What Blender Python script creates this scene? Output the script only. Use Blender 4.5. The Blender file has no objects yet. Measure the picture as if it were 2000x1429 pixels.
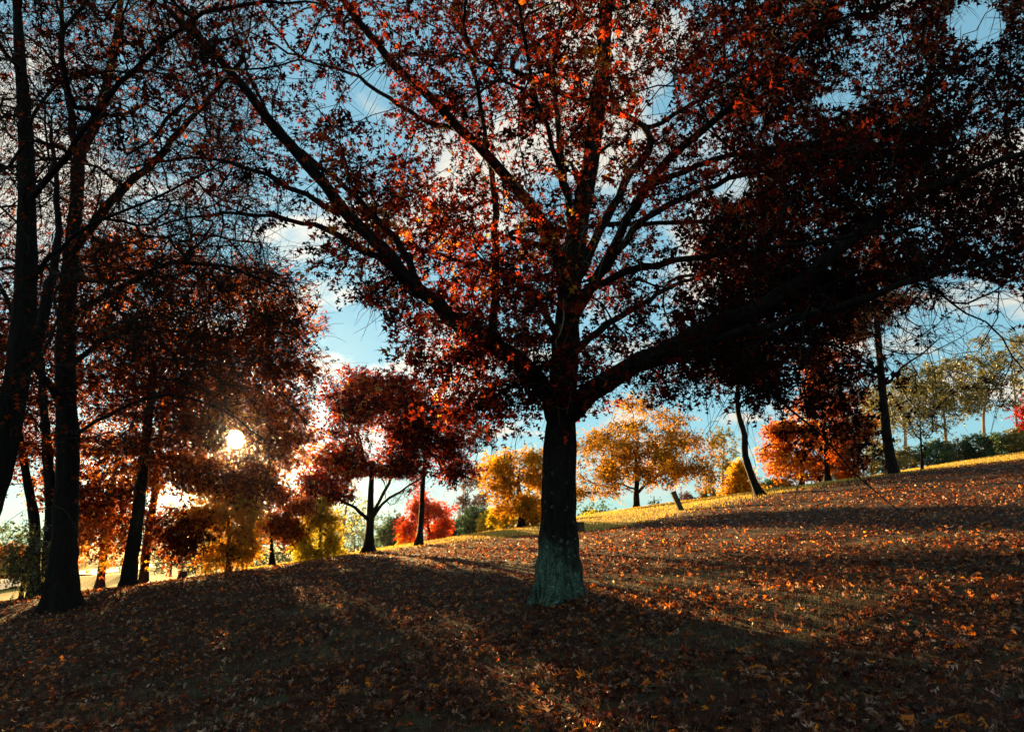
import bpy, math, random
import numpy as np
from mathutils import Vector

# ------------------------------------------------------------------ camera
scene = bpy.context.scene
COL = scene.collection
F, CX, CY, PITCH, EYE = 1444.0, 1000.0, 714.5, math.radians(12.5), 1.6
CP, SP = math.cos(PITCH), math.sin(PITCH)
cam_data = bpy.data.cameras.new('camera')
cam = bpy.data.objects.new('camera', cam_data)
COL.objects.link(cam)
cam.location = (0, 0, EYE)
cam.rotation_euler = (math.pi / 2 + PITCH, 0, 0)
cam_data.sensor_width = 36.0
cam_data.sensor_fit = 'HORIZONTAL'
cam_data.lens = 36.0 * F / 2000.0
cam_data.clip_start = 0.05
cam_data.clip_end = 5000
scene.camera = cam

# ------------------------------------------------------------------ light
SUN_AZ = math.radians(-20.6)      # left of the view axis
SUN_EL = math.radians(6.44)
SUN_DIR = Vector((math.sin(SUN_AZ) * math.cos(SUN_EL), math.cos(SUN_AZ) * math.cos(SUN_EL), math.sin(SUN_EL)))
sun_data = bpy.data.lights.new('sun', 'SUN')
sun_data.energy = 5.0
sun_data.angle = math.radians(0.53)
sun_data.color = (1.0, 0.63, 0.24)
sun = bpy.data.objects.new('sun', sun_data)
COL.objects.link(sun)
sun.rotation_euler = (-SUN_DIR).to_track_quat('-Z', 'Y').to_euler()
sun.location = SUN_DIR * 200

world = bpy.data.worlds.new('World')
scene.world = world
world.use_nodes = True
wn, wl = world.node_tree.nodes, world.node_tree.links
wn.clear()


def nd(nodes, t, **kw):
    n = nodes.new(t)
    for k, v in kw.items():
        if k.startswith('in_'):
            n.inputs[k[3:].replace('_', ' ')].default_value = v
        else:
            setattr(n, k, v)
    return n


def math_node(nodes, links, op, a, b=None, clamp=False):
    n = nodes.new('ShaderNodeMath')
    n.operation = op
    n.use_clamp = clamp
    for i, s in enumerate((a, b)):
        if s is None:
            continue
        if isinstance(s, (int, float)):
            n.inputs[i].default_value = s
        else:
            links.new(s, n.inputs[i])
    return n.outputs[0]


def ramp(nodes, links, fac, stops, interp='LINEAR'):
    r = nodes.new('ShaderNodeValToRGB')
    r.color_ramp.interpolation = interp
    els = r.color_ramp.elements
    while len(els) < len(stops):
        els.new(0.5)
    for e, (p, c) in zip(els, stops):
        e.position = p
        e.color = tuple(c) + (1,) if len(c) == 3 else c
    if fac is not None:
        links.new(fac, r.inputs[0])
    return r.outputs[0]


def mixrgb(nodes, links, fac, a, b, mode='MIX'):
    n = nodes.new('ShaderNodeMix')
    n.data_type = 'RGBA'
    n.blend_type = mode
    for idx, s in ((0, fac), (6, a), (7, b)):
        if isinstance(s, (int, float)):
            n.inputs[idx].default_value = s
        elif isinstance(s, tuple):
            n.inputs[idx].default_value = s + (1,) if len(s) == 3 else s
        else:
            links.new(s, n.inputs[idx])
    return n.outputs[2]


SKY_STRENGTH = 0.05
sky = wn.new('ShaderNodeTexSky')
sky.sky_type = 'NISHITA'
sky.sun_disc = False
sky.sun_elevation = SUN_EL
sky.sun_rotation = SUN_AZ
sky.altitude = 600
sky.air_density = 1.0
sky.dust_density = 0.25
sky.ozone_density = 2.0
tc = wn.new('ShaderNodeTexCoord')
gen = tc.outputs['Generated']
# clouds: noise on a flat layer above the place
sep = wn.new('ShaderNodeSeparateXYZ'); wl.new(gen, sep.inputs[0])
zc = math_node(wn, wl, 'ADD', math_node(wn, wl, 'MAXIMUM', sep.outputs[2], 0.0), 0.16)
cx_ = math_node(wn, wl, 'DIVIDE', sep.outputs[0], zc)
cy_ = math_node(wn, wl, 'DIVIDE', sep.outputs[1], zc)
cmb = wn.new('ShaderNodeCombineXYZ'); wl.new(cx_, cmb.inputs[0]); wl.new(cy_, cmb.inputs[1])
nz = nd(wn, 'ShaderNodeTexNoise', in_Scale=2.1, in_Detail=9.0, in_Roughness=0.56, in_Distortion=0.35)
mp = wn.new('ShaderNodeMapping'); mp.inputs['Location'].default_value = (3.1, 1.4, 0); mp.inputs['Rotation'].default_value = (0, 0, 0.5)
wl.new(cmb.outputs[0], mp.inputs[0]); wl.new(mp.outputs[0], nz.inputs['Vector'])
cmask = ramp(wn, wl, nz.outputs[0], [(0.50, (0, 0, 0)), (0.60, (1, 1, 1))])
horiz = math_node(wn, wl, 'MULTIPLY', sep.outputs[2], 9.0, True)
cmask2 = math_node(wn, wl, 'MULTIPLY', math_node(wn, wl, 'MULTIPLY', cmask, horiz), 0.85)
# the sun's own disc and the bright air round it
dotn = wn.new('ShaderNodeVectorMath'); dotn.operation = 'DOT_PRODUCT'
wl.new(gen, dotn.inputs[0]); dotn.inputs[1].default_value = SUN_DIR
dp = math_node(wn, wl, 'MAXIMUM', dotn.outputs['Value'], 0.0)
mr = nd(wn, 'ShaderNodeMapRange', interpolation_type='SMOOTHSTEP'); wl.new(dp, mr.inputs[0])
mr.inputs[1].default_value = math.cos(math.radians(0.62)); mr.inputs[2].default_value = math.cos(math.radians(0.40))
disc = mr.outputs[0]
aur = math_node(wn, wl, 'POWER', dp, 1500.0)
cloud_lum = math_node(wn, wl, 'ADD', math_node(wn, wl, 'MULTIPLY', math_node(wn, wl, 'POWER', dp, 14.0), 1.4), 3.5)
sk0 = mixrgb(wn, wl, 1.0, sky.outputs[0], (0.27, 0.27, 0.27), 'MULTIPLY')
gmn = wn.new('ShaderNodeGamma'); gmn.inputs[1].default_value = 0.34; wl.new(sk0, gmn.inputs[0])
skyt = mixrgb(wn, wl, 1.0, gmn.outputs[0], (1.5, 2.6, 2.9), 'MULTIPLY')
cl_col = mixrgb(wn, wl, 1.0, (1.0, 0.91, 0.76), cloud_lum, 'MULTIPLY')
base_sky = mixrgb(wn, wl, cmask2, skyt, cl_col)
glow = mixrgb(wn, wl, 1.0, (1.0, 0.72, 0.22), math_node(wn, wl, 'MULTIPLY', aur, 6.0), 'MULTIPLY')
dsc = mixrgb(wn, wl, 1.0, (1.0, 0.9, 0.6), math_node(wn, wl, 'MULTIPLY', disc, 900.0), 'MULTIPLY')
tot = mixrgb(wn, wl, 1.0, mixrgb(wn, wl, 1.0, base_sky, glow, 'ADD'), dsc, 'ADD')
bg = wn.new('ShaderNodeBackground'); bg.inputs[1].default_value = SKY_STRENGTH
wl.new(tot, bg.inputs[0])
wo = wn.new('ShaderNodeOutputWorld'); wl.new(bg.outputs[0], wo.inputs[0])

vs = scene.view_settings
vs.view_transform = 'Standard'
vs.look = 'None'
vs.gamma = 1.0
vs.exposure = 2.45
vs.use_curve_mapping = False
cy = scene.cycles
cy.use_denoising = True
cy.max_bounces = 6
cy.diffuse_bounces = 3
cy.transmission_bounces = 4
cy.volume_bounces = 0
cy.sample_clamp_indirect = 4.0

# ------------------------------------------------------------------ helpers
rng = np.random.default_rng(7)
random.seed(7)


def P(px, py, Y):
    u, v = (px - CX) / F, (CY - py) / F
    t = Y / (CP - v * SP)
    return np.array([u * t, Y, EYE + (SP + v * CP) * t])


def proj(p):
    p = np.atleast_2d(p)
    z = p[:, 2] - EYE
    d = p[:, 1] * CP + z * SP
    vv = -p[:, 1] * SP + z * CP
    d = np.where(d > 0.1, d, 0.1)
    return CX + F * p[:, 0] / d, CY - F * vv / d


def tag(o, label=None, cat=None, group=None, kind=None):
    if label: o['label'] = label
    if cat: o['category'] = cat
    if group: o['group'] = group
    if kind: o['kind'] = kind
    return o


def mesh_np(name, V, faces_flat, loop_tot, smooth=False, tint=None):
    """mesh from numpy: V (n,3), flat loop indices, loops per face"""
    me = bpy.data.meshes.new(name)
    V = np.asarray(V, dtype=np.float32)
    me.vertices.add(len(V)); me.vertices.foreach_set('co', V.ravel())
    faces_flat = np.asarray(faces_flat, dtype=np.int32).ravel()
    loop_tot = np.asarray(loop_tot, dtype=np.int32)
    me.loops.add(len(faces_flat)); me.loops.foreach_set('vertex_index', faces_flat)
    st = np.zeros(len(loop_tot), dtype=np.int32); st[1:] = np.cumsum(loop_tot)[:-1]
    me.polygons.add(len(loop_tot)); me.polygons.foreach_set('loop_start', st)
    me.update(calc_edges=True)
    if smooth:
        me.polygons.foreach_set('use_smooth', np.ones(len(loop_tot), dtype=bool))
    if tint is not None:
        a = me.attributes.new('tint', 'FLOAT', 'FACE')
        a.data.foreach_set('value', np.asarray(tint, dtype=np.float32))
    me.validate()
    return me


def link(name, me, mat, parent=None):
    o = bpy.data.objects.new(name, me)
    if mat is not None and len(me.materials) == 0:
        me.materials.append(mat)
    COL.objects.link(o)
    if parent is not None:
        o.parent = parent
    return o


def empty(name, loc):
    o = bpy.data.objects.new(name, None)
    o.location = loc
    o.empty_display_size = 0.3
    COL.objects.link(o)
    return o


class Tubes:
    """collects tapered tubes"""
    def __init__(self):
        self.V, self.Fq, self.n = [], [], 0

    def add(self, pts, rad, k=6, mod=None, cap=True):
        pts = np.asarray(pts, float); rad = np.asarray(rad, float)
        n = len(pts)
        t = np.gradient(pts, axis=0)
        t /= np.linalg.norm(t, axis=1)[:, None] + 1e-9
        ref = np.array([0.0, 1.0, 0.0]) if abs(t[0][1]) < 0.8 else np.array([1.0, 0, 0])
        a = np.cross(t, ref); a /= np.linalg.norm(a, axis=1)[:, None] + 1e-9
        b = np.cross(t, a)
        th = np.arange(k) * 2 * math.pi / k
        rr = rad[:, None] * np.ones(k)[None]
        if mod is not None:
            rr = rr * mod(pts, th)
        ring = pts[:, None, :] + rr[:, :, None] * (np.cos(th)[None, :, None] * a[:, None, :] + np.sin(th)[None, :, None] * b[:, None, :])
        self.V.append(ring.reshape(-1, 3))
        i = np.arange(n - 1)[:, None] * k; j = np.arange(k)[None]
        j2 = (j + 1) % k
        q = np.stack([i + j, i + k + j, i + k + j2, i + j2], axis=-1).reshape(-1, 4) + self.n
        self.Fq.append(q)
        self.n += n * k

    def add_batch(self, pts, rad):
        """pts (N,m,3), rad (N,m): thin three-sided twigs"""
        N, m, _ = pts.shape
        if N == 0: return
        t = pts[:, -1] - pts[:, 0]
        t /= np.linalg.norm(t, axis=1)[:, None] + 1e-9
        ref = np.where(np.abs(t[:, 1:2]) < 0.8, np.array([[0, 1.0, 0]]), np.array([[1.0, 0, 0]]))
        a = np.cross(t, ref); a /= np.linalg.norm(a, axis=1)[:, None] + 1e-9
        b = np.cross(t, a)
        th = np.arange(3) * 2 * math.pi / 3
        off = np.cos(th)[None, :, None] * a[:, None, :] + np.sin(th)[None, :, None] * b[:, None, :]
        ring = pts[:, :, None, :] + rad[:, :, None, None] * off[:, None, :, :]
        self.V.append(ring.reshape(-1, 3))
        base = (np.arange(N) * m * 3)[:, None, None]
        i = (np.arange(m - 1) * 3)[None, :, None]; j = np.arange(3)[None, None]; j2 = (j + 1) % 3
        q = np.stack(np.broadcast_arrays(base + i + j, base + i + 3 + j, base + i + 3 + j2, base + i + j2), axis=-1).reshape(-1, 4) + self.n
        self.Fq.append(q)
        self.n += N * m * 3

    def build(self, name, mat, parent=None, smooth=True):
        V = np.concatenate(self.V); Q = np.concatenate(self.Fq)
        me = mesh_np(name, V, Q, np.full(len(Q), 4), smooth)
        return link(name, me, mat, parent)


# lobed oak leaf: seven triangles, folded along the midrib; simple leaf: three
LEAF7_V = np.array([[0, 0.0, 0], [0, .30, .03], [0, .60, .03], [0, .86, 0], [.36, .16, -.05], [.47, .55, -.07], [.29, .90, -.05],
                    [-.36, .16, -.05], [-.47, .55, -.07], [-.29, .90, -.05], [-.09, .74, .0], [.09, .74, .0], [0, 1.08, -.05]], float)
LEAF7_F = np.array([[0, 1, 4], [1, 2, 5], [2, 3, 6], [1, 0, 7], [2, 1, 8], [3, 2, 9], [10, 11, 12]])
LEAF5_V = np.array([[0, 0.0, 0], [0, .34, .03], [0, .72, .02], [.38, .20, -.05], [.46, .66, -.07], [-.38, .20, -.05], [-.46, .66, -.07], [-.10, .60, 0], [.10, .60, 0], [0, 1.08, -.05]], float)
LEAF5_F = np.array([[0, 1, 3], [1, 2, 4], [1, 0, 5], [2, 1, 6], [7, 8, 9]])
LEAF3_V = np.array([[0, 0, 0], [.42, .42, -.05], [.2, .95, -.08], [-.42, .42, -.05], [-.2, .95, -.08], [0, .55, .04]], float)
LEAF3_F = np.array([[0, 1, 5], [5, 2, 4], [0, 5, 3]])


def rand_unit(n):
    v = rng.normal(size=(n, 3))
    return v / np.linalg.norm(v, axis=1)[:, None]


def leaves_mesh(name, pos, d, size, tint, shape=7, nrm=None, wild=.4):
    """pos (N,3) petiole ends, d (N,3) leaf axis"""
    LV, LF = {7: (LEAF7_V, LEAF7_F), 5: (LEAF5_V, LEAF5_F), 3: (LEAF3_V, LEAF3_F)}[shape]
    N = len(pos)
    d = d / (np.linalg.norm(d, axis=1)[:, None] + 1e-9)
    r = rand_unit(N) if nrm is None else nrm
    a = np.cross(d, r); a /= np.linalg.norm(a, axis=1)[:, None] + 1e-9
    b = np.cross(a, d)
    c0 = rng.uniform(0.3, 3.0, N); c1 = rng.normal(0, wild, N); c2 = rng.normal(0, wild * .6, N); c3 = rng.normal(0, wild * .8, N)
    zz = LV[None, :, 2] * c0[:, None] + c1[:, None] * LV[None, :, 0] ** 2 * 2 + c2[:, None] * (LV[None, :, 1] - .5) ** 2 * 1.6 + c3[:, None] * LV[None, :, 0] * (LV[None, :, 1] - .5)
    wd = rng.uniform(1 - .5 * min(wild, 1), 1, N)
    V = pos[:, None, :] + size[:, None, None] * ((LV[None, :, 0] * wd[:, None])[:, :, None] * a[:, None, :] + LV[None, :, 1:2] * d[:, None, :] + zz[:, :, None] * b[:, None, :])
    Fc = (LF[None] + (np.arange(N) * len(LV))[:, None, None]).reshape(-1, 3)
    return mesh_np(name, V.reshape(-1, 3), Fc, np.full(len(Fc), 3), False, np.repeat(tint, len(LF)))


# ------------------------------------------------------------------ materials
def new_mat(name):
    m = bpy.data.materials.new(name)
    m.use_nodes = True
    n, l = m.node_tree.nodes, m.node_tree.links
    n.clear()
    out = n.new('ShaderNodeOutputMaterial')
    return m, n, l, out


def leaf_mat(name, stops, trans=0.5, gloss=0.05, rough=0.45, tboost=1.0):
    m, n, l, out = new_mat(name)
    at = nd(n, 'ShaderNodeAttribute', attribute_name='tint')
    c = ramp(n, l, at.outputs['Fac'], stops)
    df = n.new('ShaderNodeBsdfDiffuse'); l.new(c, df.inputs[0])
    tr = n.new('ShaderNodeBsdfTranslucent')
    c2 = mixrgb(n, l, 1.0, c, (tboost, tboost, tboost), 'MULTIPLY'); l.new(c2, tr.inputs[0])
    mx = n.new('ShaderNodeMixShader'); mx.inputs[0].default_value = trans
    l.new(df.outputs[0], mx.inputs[1]); l.new(tr.outputs[0], mx.inputs[2])
    gl = n.new('ShaderNodeBsdfGlossy'); gl.inputs['Roughness'].default_value = rough
    gl.inputs['Color'].default_value = (.8, .8, .8, 1)
    m2 = n.new('ShaderNodeMixShader'); m2.inputs[0].default_value = gloss
    l.new(mx.outputs[0], m2.inputs[1]); l.new(gl.outputs[0], m2.inputs[2])
    l.new(m2.outputs[0], out.inputs[0])
    return m


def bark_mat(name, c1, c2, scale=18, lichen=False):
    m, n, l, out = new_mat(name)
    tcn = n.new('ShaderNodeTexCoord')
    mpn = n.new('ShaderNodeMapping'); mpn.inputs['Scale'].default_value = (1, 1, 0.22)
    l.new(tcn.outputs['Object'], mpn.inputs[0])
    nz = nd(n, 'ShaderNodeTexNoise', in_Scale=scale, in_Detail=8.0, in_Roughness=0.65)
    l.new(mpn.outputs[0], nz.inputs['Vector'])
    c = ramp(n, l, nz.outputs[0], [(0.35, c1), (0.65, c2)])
    if lichen:
        # green moss over the flared foot, lichen rings higher up
        sp = n.new('ShaderNodeSeparateXYZ'); l.new(tcn.outputs['Object'], sp.inputs[0])
        n2 = nd(n, 'ShaderNodeTexNoise', in_Scale=3.0, in_Detail=6.0, in_Roughness=0.6)
        l.new(tcn.outputs['Object'], n2.inputs['Vector'])
        n3 = nd(n, 'ShaderNodeTexNoise', in_Scale=55.0, in_Detail=4.0)
        l.new(tcn.outputs['Object'], n3.inputs['Vector'])
        h = math_node(n, l, 'ADD', math_node(n, l, 'MULTIPLY', sp.outputs[2], -1.7), math_node(n, l, 'MULTIPLY', n2.outputs[0], 3.0))
        h = math_node(n, l, 'ADD', h, math_node(n, l, 'MULTIPLY', sp.outputs[0], -1.0))
        mm = ramp(n, l, math_node(n, l, 'ADD', h, math_node(n, l, 'MULTIPLY', n3.outputs[0], 0.5)), [(0.25, (0, 0, 0)), (0.95, (1, 1, 1))])
        n5 = nd(n, 'ShaderNodeTexNoise', in_Scale=16.0, in_Detail=8.0, in_Roughness=0.7); l.new(mpn.outputs[0], n5.inputs['Vector'])
        mm = math_node(n, l, 'MULTIPLY', mm, ramp(n, l, n5.outputs[0], [(0.36, (0, 0, 0)), (0.58, (1, 1, 1))]))
        moss = ramp(n, l, n3.outputs[0], [(0.36, (0.012, 0.028, 0.02)), (0.62, (0.12, 0.205, 0.15))])
        c = mixrgb(n, l, mm, c, moss)
        vo = nd(n, 'ShaderNodeTexVoronoi', in_Scale=10.0)
        vd = mixrgb(n, l, .09, tcn.outputs['Object'], nd_color(n, l, tcn.outputs['Object']), 'ADD')
        l.new(vd, vo.inputs['Vector'])
        rg = ramp(n, l, vo.outputs['Distance'], [(0.05, (0.5, 0.5, 0.5)), (0.16, (0.1, 0.1, 0.1)), (0.22, (1, 1, 1)), (0.27, (0, 0, 0))])
        pick = math_node(n, l, 'GREATER_THAN', nd_out(vo, n, l), 0.74)
        hh = ramp(n, l, math_node(n, l, 'MULTIPLY', sp.outputs[2], 0.5), [(0.2, (1, 1, 1)), (1.0, (0.25, 0.25, 0.25))])
        lm = math_node(n, l, 'MULTIPLY', math_node(n, l, 'MULTIPLY', math_node(n, l, 'MULTIPLY', rg, pick), n3.outputs[0]), hh)
        c = mixrgb(n, l, lm, c, (0.32, 0.36, 0.26))
    bs = n.new('ShaderNodeBsdfPrincipled')
    bs.inputs['Roughness'].default_value = 0.85
    bs.inputs['Specular IOR Level'].default_value = 0.08
    l.new(c, bs.inputs['Base Color'])
    bp = n.new('ShaderNodeBump'); bp.inputs['Strength'].default_value = 1.0; bp.inputs['Distance'].default_value = 0.05
    l.new(nz.outputs[0], bp.inputs['Height']); l.new(bp.outputs[0], bs.inputs['Normal'])
    l.new(bs.outputs[0], out.inputs[0])
    return m


def nd_color(n, l, co):
    q = nd(n, 'ShaderNodeTexNoise', in_Scale=14.0, in_Detail=4.0); l.new(co, q.inputs['Vector'])
    return q.outputs['Color']


def nd_out(vo, n, l):
    s = n.new('ShaderNodeSeparateColor'); l.new(vo.outputs['Color'], s.inputs[0])
    return s.outputs[0]


M = {}
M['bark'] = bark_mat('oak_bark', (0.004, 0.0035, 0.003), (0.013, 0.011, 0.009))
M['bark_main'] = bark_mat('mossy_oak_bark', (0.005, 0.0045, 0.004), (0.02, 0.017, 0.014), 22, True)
M['bark_red'] = bark_mat('warm_bark', (0.03, 0.015, 0.01), (0.09, 0.05, 0.03))
M['bark_pale'] = bark_mat('pale_gum_bark', (0.14, 0.12, 0.09), (0.34, 0.30, 0.23), 6)
M['twig'] = bark_mat('twig_bark', (0.010, 0.008, 0.006), (0.035, 0.028, 0.02), 40)
M['twig_pale'] = bark_mat('dead_twig', (0.16, 0.13, 0.09), (0.34, 0.29, 0.20), 40)
M['twig_olive'] = bark_mat('olive_dead_twig', (0.03, 0.028, 0.014), (0.09, 0.08, 0.04), 40)
M['wood'] = bark_mat('weathered_wood', (0.03, 0.022, 0.015), (0.09, 0.07, 0.05), 14)

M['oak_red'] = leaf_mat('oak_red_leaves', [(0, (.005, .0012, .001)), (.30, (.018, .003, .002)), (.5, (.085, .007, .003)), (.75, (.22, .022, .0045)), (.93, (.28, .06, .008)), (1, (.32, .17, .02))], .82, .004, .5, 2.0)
M['oak_brown'] = leaf_mat('russet_oak_leaves', [(0, (.010, .003, .002)), (.5, (.08, .014, .003)), (.85, (.24, .055, .005)), (1, (.30, .12, .02))], .82, .004, .5, 1.9)
M['orange'] = leaf_mat('orange_leaves', [(0, (.12, .015, .004)), (.4, (.38, .075, .006)), (.8, (.52, .19, .008)), (1, (.55, .32, .015))], .6, .008, .5, 1.4)
M['gold'] = leaf_mat('gold_leaves', [(0, (.20, .08, .006)), (.4, (.46, .21, .010)), (.8, (.56, .32, .014)), (1, (.42, .34, .02))], .6, .008, .5, 1.4)
M['amber'] = leaf_mat('amber_leaves', [(0, (.045, .032, .004)), (.35, (.18, .11, .008)), (.6, (.46, .18, .008)), (.85, (.52, .27, .012)), (1, (.30, .25, .02))], .6, .008, .5, 1.4)
M['yellow'] = leaf_mat('yellow_leaves', [(0, (.20, .13, .008)), (.6, (.52, .37, .015)), (1, (.36, .36, .03))], .6, .008, .5, 1.4)
M['olive'] = leaf_mat('olive_leaves', [(0, (.05, .055, .018)), (.6, (.14, .13, .035)), (1, (.30, .25, .06))], .4, .05, .4, 1.2)
M['green'] = leaf_mat('green_leaves', [(0, (.02, .045, .018)), (.6, (.05, .10, .03)), (1, (.12, .16, .04))], .4, .04, .5, 1.2)
M['crimson'] = leaf_mat('crimson_leaves', [(0, (.12, .008, .004)), (.6, (.36, .022, .006)), (1, (.52, .10, .008))], .6, .008, .5, 1.4)
M['plum'] = leaf_mat('plum_leaves', [(0, (.06, .025, .022)), (.6, (.13, .06, .045)), (1, (.22, .10, .05))], .4, .03, .5, 1.2)
M['litter'] = leaf_mat('fallen_leaf_litter', [(0, (.010, .004, .002)), (.25, (.026, .007, .004)), (.45, (.08, .019, .006)), (.58, (.12, .038, .013)), (.70, (.19, .10, .055)), (.76, (.33, .24, .17)), (.82, (.26, .035, .008)), (.92, (.50, .13, .009)), (1, (.55, .22, .015))], .6, .03, .32, 2.2)
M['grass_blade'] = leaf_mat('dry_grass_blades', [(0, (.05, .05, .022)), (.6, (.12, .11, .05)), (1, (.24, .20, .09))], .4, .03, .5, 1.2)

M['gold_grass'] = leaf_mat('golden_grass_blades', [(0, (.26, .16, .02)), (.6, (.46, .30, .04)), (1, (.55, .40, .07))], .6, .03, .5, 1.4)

# ------------------------------------------------------------------ ground
CTRL = [P(*a) for a in [
    (1085, 1172, 10.8), (0, 1180, 17), (115, 1190, 15.5), (97, 1166, 20), (300, 1140, 26), (355, 1131, 27), (445, 1119, 29), (530, 1105, 31),
    (625, 1092, 32), (722, 1076, 31), (820, 1062, 33), (940, 1042, 34), (1020, 1030, 38), (1243, 1022, 30), (1243, 993, 50), (1333, 993, 30),
    (1400, 976, 50), (1485, 967, 30), (1567, 950, 46), (1617, 944, 40), (1745, 925, 31), (1700, 930, 50), (1850, 906, 52), (2000, 886, 52),
    (2000, 899, 33), (200, 1122, 60), (20, 1160, 50), (20, 1118, 100)]]
CTRL += [np.array(a) for a in [(0, 0, 0.0), (-6, 0, -.7), (6, 0, .72), (0, -10, -.5), (-4.6, 7.2, -.18), (2.3, 4.3, .5), (9, 9, 1.55), (-8, -8, -1.2), (8, -8, .7),
                               (20, 10, 2.9), (-20, 8, -1.8), (-14, 80, -5.0), (20, 85, .5), (45, 90, 3.2), (-30, 130, -6.0), (40, 130, 0.5), (80, 130, 3.0), (-110, 130, -5.5), (120, 60, 8.), (-100, 40, -6.)]]
CTRL = np.array(CTRL)


def tps_k(r2):
    return 0.5 * r2 * np.log(r2 + 1e-6)


_n = len(CTRL)
_d2 = ((CTRL[:, None, :2] - CTRL[None, :, :2]) ** 2).sum(-1)
_A = np.zeros((_n + 3, _n + 3))
_A[:_n, :_n] = tps_k(_d2) + np.eye(_n) * 2.0
_A[:_n, _n] = 1; _A[:_n, _n + 1:] = CTRL[:, :2]
_A[_n:, :_n] = _A[:_n, _n:].T
_w = np.linalg.solve(_A, np.concatenate([CTRL[:, 2], np.zeros(3)]))


def G(x, y):
    x = np.asarray(x, float); y = np.asarray(y, float)
    sh = x.shape
    q = np.stack([x.ravel(), y.ravel()], -1)
    rr = np.linalg.norm(q, axis=1)
    lim = 140.0
    qc = q * np.minimum(1.0, lim / np.maximum(rr, 1e-6))[:, None]
    out = np.empty(len(q))
    for s in range(0, len(q), 20000):
        c = qc[s:s + 20000]
        d2 = ((c[:, None, :] - CTRL[None, :, :2]) ** 2).sum(-1)
        out[s:s + 20000] = tps_k(d2) @ _w[:_n] + _w[_n] + c @ _w[_n + 1:]
    far = np.clip((rr - lim) / 300.0, 0, 1)
    out = out * (1 - far) + (-4.0) * far
    out += 0.03 * np.sin(q[:, 0] * 1.3 + 0.5 * np.sin(q[:, 1] * .9)) * np.cos(q[:, 1] * 1.1) * np.clip(1 - rr / 60, 0, 1)
    return out.reshape(sh)


def Gs(x, y):
    return float(G(np.array([x]), np.array([y]))[0])


def litter_edge(x):
    """distance at which the leaf cover gives way to mown grass"""
    return np.interp(x, [-30, -14, -7, 0, 4, 8, 16, 23, 40], [26, 27, 30, 31, 29, 29, 31, 34, 38])


def axis_vals(lo, hi, core_lo, core_hi, step):
    core = np.arange(core_lo, core_hi + step, step)
    up, v, s = [], core_hi + step, step
    while v < hi:
        s *= 1.13; v += s; up.append(min(v, hi))
    dn, v, s = [], core_lo, step
    while v > lo:
        s *= 1.13; v -= s; dn.append(max(v, lo))
    return np.array(dn[::-1] + list(core) + up)


gx = axis_vals(-310, 310, -16, 26, 0.5)
gy = axis_vals(-60, 300, -4, 56, 0.5)
XX, YY = np.meshgrid(gx, gy)
ZZ = G(XX, YY)
GV = np.stack([XX, YY, ZZ], -1).reshape(-1, 3)
nx_, ny_ = len(gx), len(gy)
ii = (np.arange(ny_ - 1)[:, None] * nx_ + np.arange(nx_ - 1)[None]).ravel()
GQ = np.stack([ii, ii + 1, ii + nx_ + 1, ii + nx_], -1)
me = mesh_np('grass_slope', GV, GQ, np.full(len(GQ), 4), True)
cov = np.clip((litter_edge(XX) - YY) / 2.5 + 0.5, 0, 1).ravel()
a = me.attributes.new('litter', 'FLOAT', 'POINT'); a.data.foreach_set('value', cov.astype(np.float32))
m, n, l, out = new_mat('grass_and_litter_ground')
tcn = n.new('ShaderNodeTexCoord')
at = nd(n, 'ShaderNodeAttribute', attribute_name='litter')
n1 = nd(n, 'ShaderNodeTexNoise', in_Scale=0.45, in_Detail=6.0, in_Roughness=.6); l.new(tcn.outputs['Object'], n1.inputs['Vector'])
n2 = nd(n, 'ShaderNodeTexNoise', in_Scale=24.0, in_Detail=5.0, in_Roughness=.7); l.new(tcn.outputs['Object'], n2.inputs['Vector'])
n4 = nd(n, 'ShaderNodeTexNoise', in_Scale=2.2, in_Detail=6.0); l.new(tcn.outputs['Object'], n4.inputs['Vector'])
soil = ramp(n, l, n2.outputs[0], [(.3, (.012, .005, .003)), (.55, (.045, .017, .008)), (.75, (.10, .04, .018))])
turf = ramp(n, l, n2.outputs[0], [(.3, (.02, .018, .008)), (.6, (.055, .048, .022)), (.8, (.10, .08, .035))])
under = mixrgb(n, l, ramp(n, l, n4.outputs[0], [(.5, (0, 0, 0)), (.62, (1, 1, 1))]), soil, turf)
dry = ramp(n, l, n2.outputs[0], [(.25, (.22, .14, .025)), (.6, (.42, .27, .045)), (.85, (.52, .36, .07))])
pat = ramp(n, l, n1.outputs[0], [(.4, (.75, .8, .7)), (.65, (1, 1, 1))])
dry = mixrgb(n, l, 1.0, dry, pat, 'MULTIPLY')
cm = math_node(n, l, 'ADD', at.outputs['Fac'], math_node(n, l, 'MULTIPLY', math_node(n, l, 'SUBTRACT', n4.outputs[0], 0.5), 0.8))
gc = mixrgb(n, l, ramp(n, l, cm, [(.4, (0, 0, 0)), (.6, (1, 1, 1))]), dry, under)
bs = n.new('ShaderNodeBsdfPrincipled'); bs.inputs['Roughness'].default_value = .95; bs.inputs['Specular IOR Level'].default_value = .1
l.new(gc, bs.inputs['Base Color'])
bp = n.new('ShaderNodeBump'); bp.inputs['Strength'].default_value = .9; bp.inputs['Distance'].default_value = .05
l.new(n2.outputs[0], bp.inputs['Height']); l.new(bp.outputs[0], bs.inputs['Normal'])
l.new(bs.outputs[0], out.inputs[0])
ground = link('grass_slope', me, m)
tag(ground, kind='structure')

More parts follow.
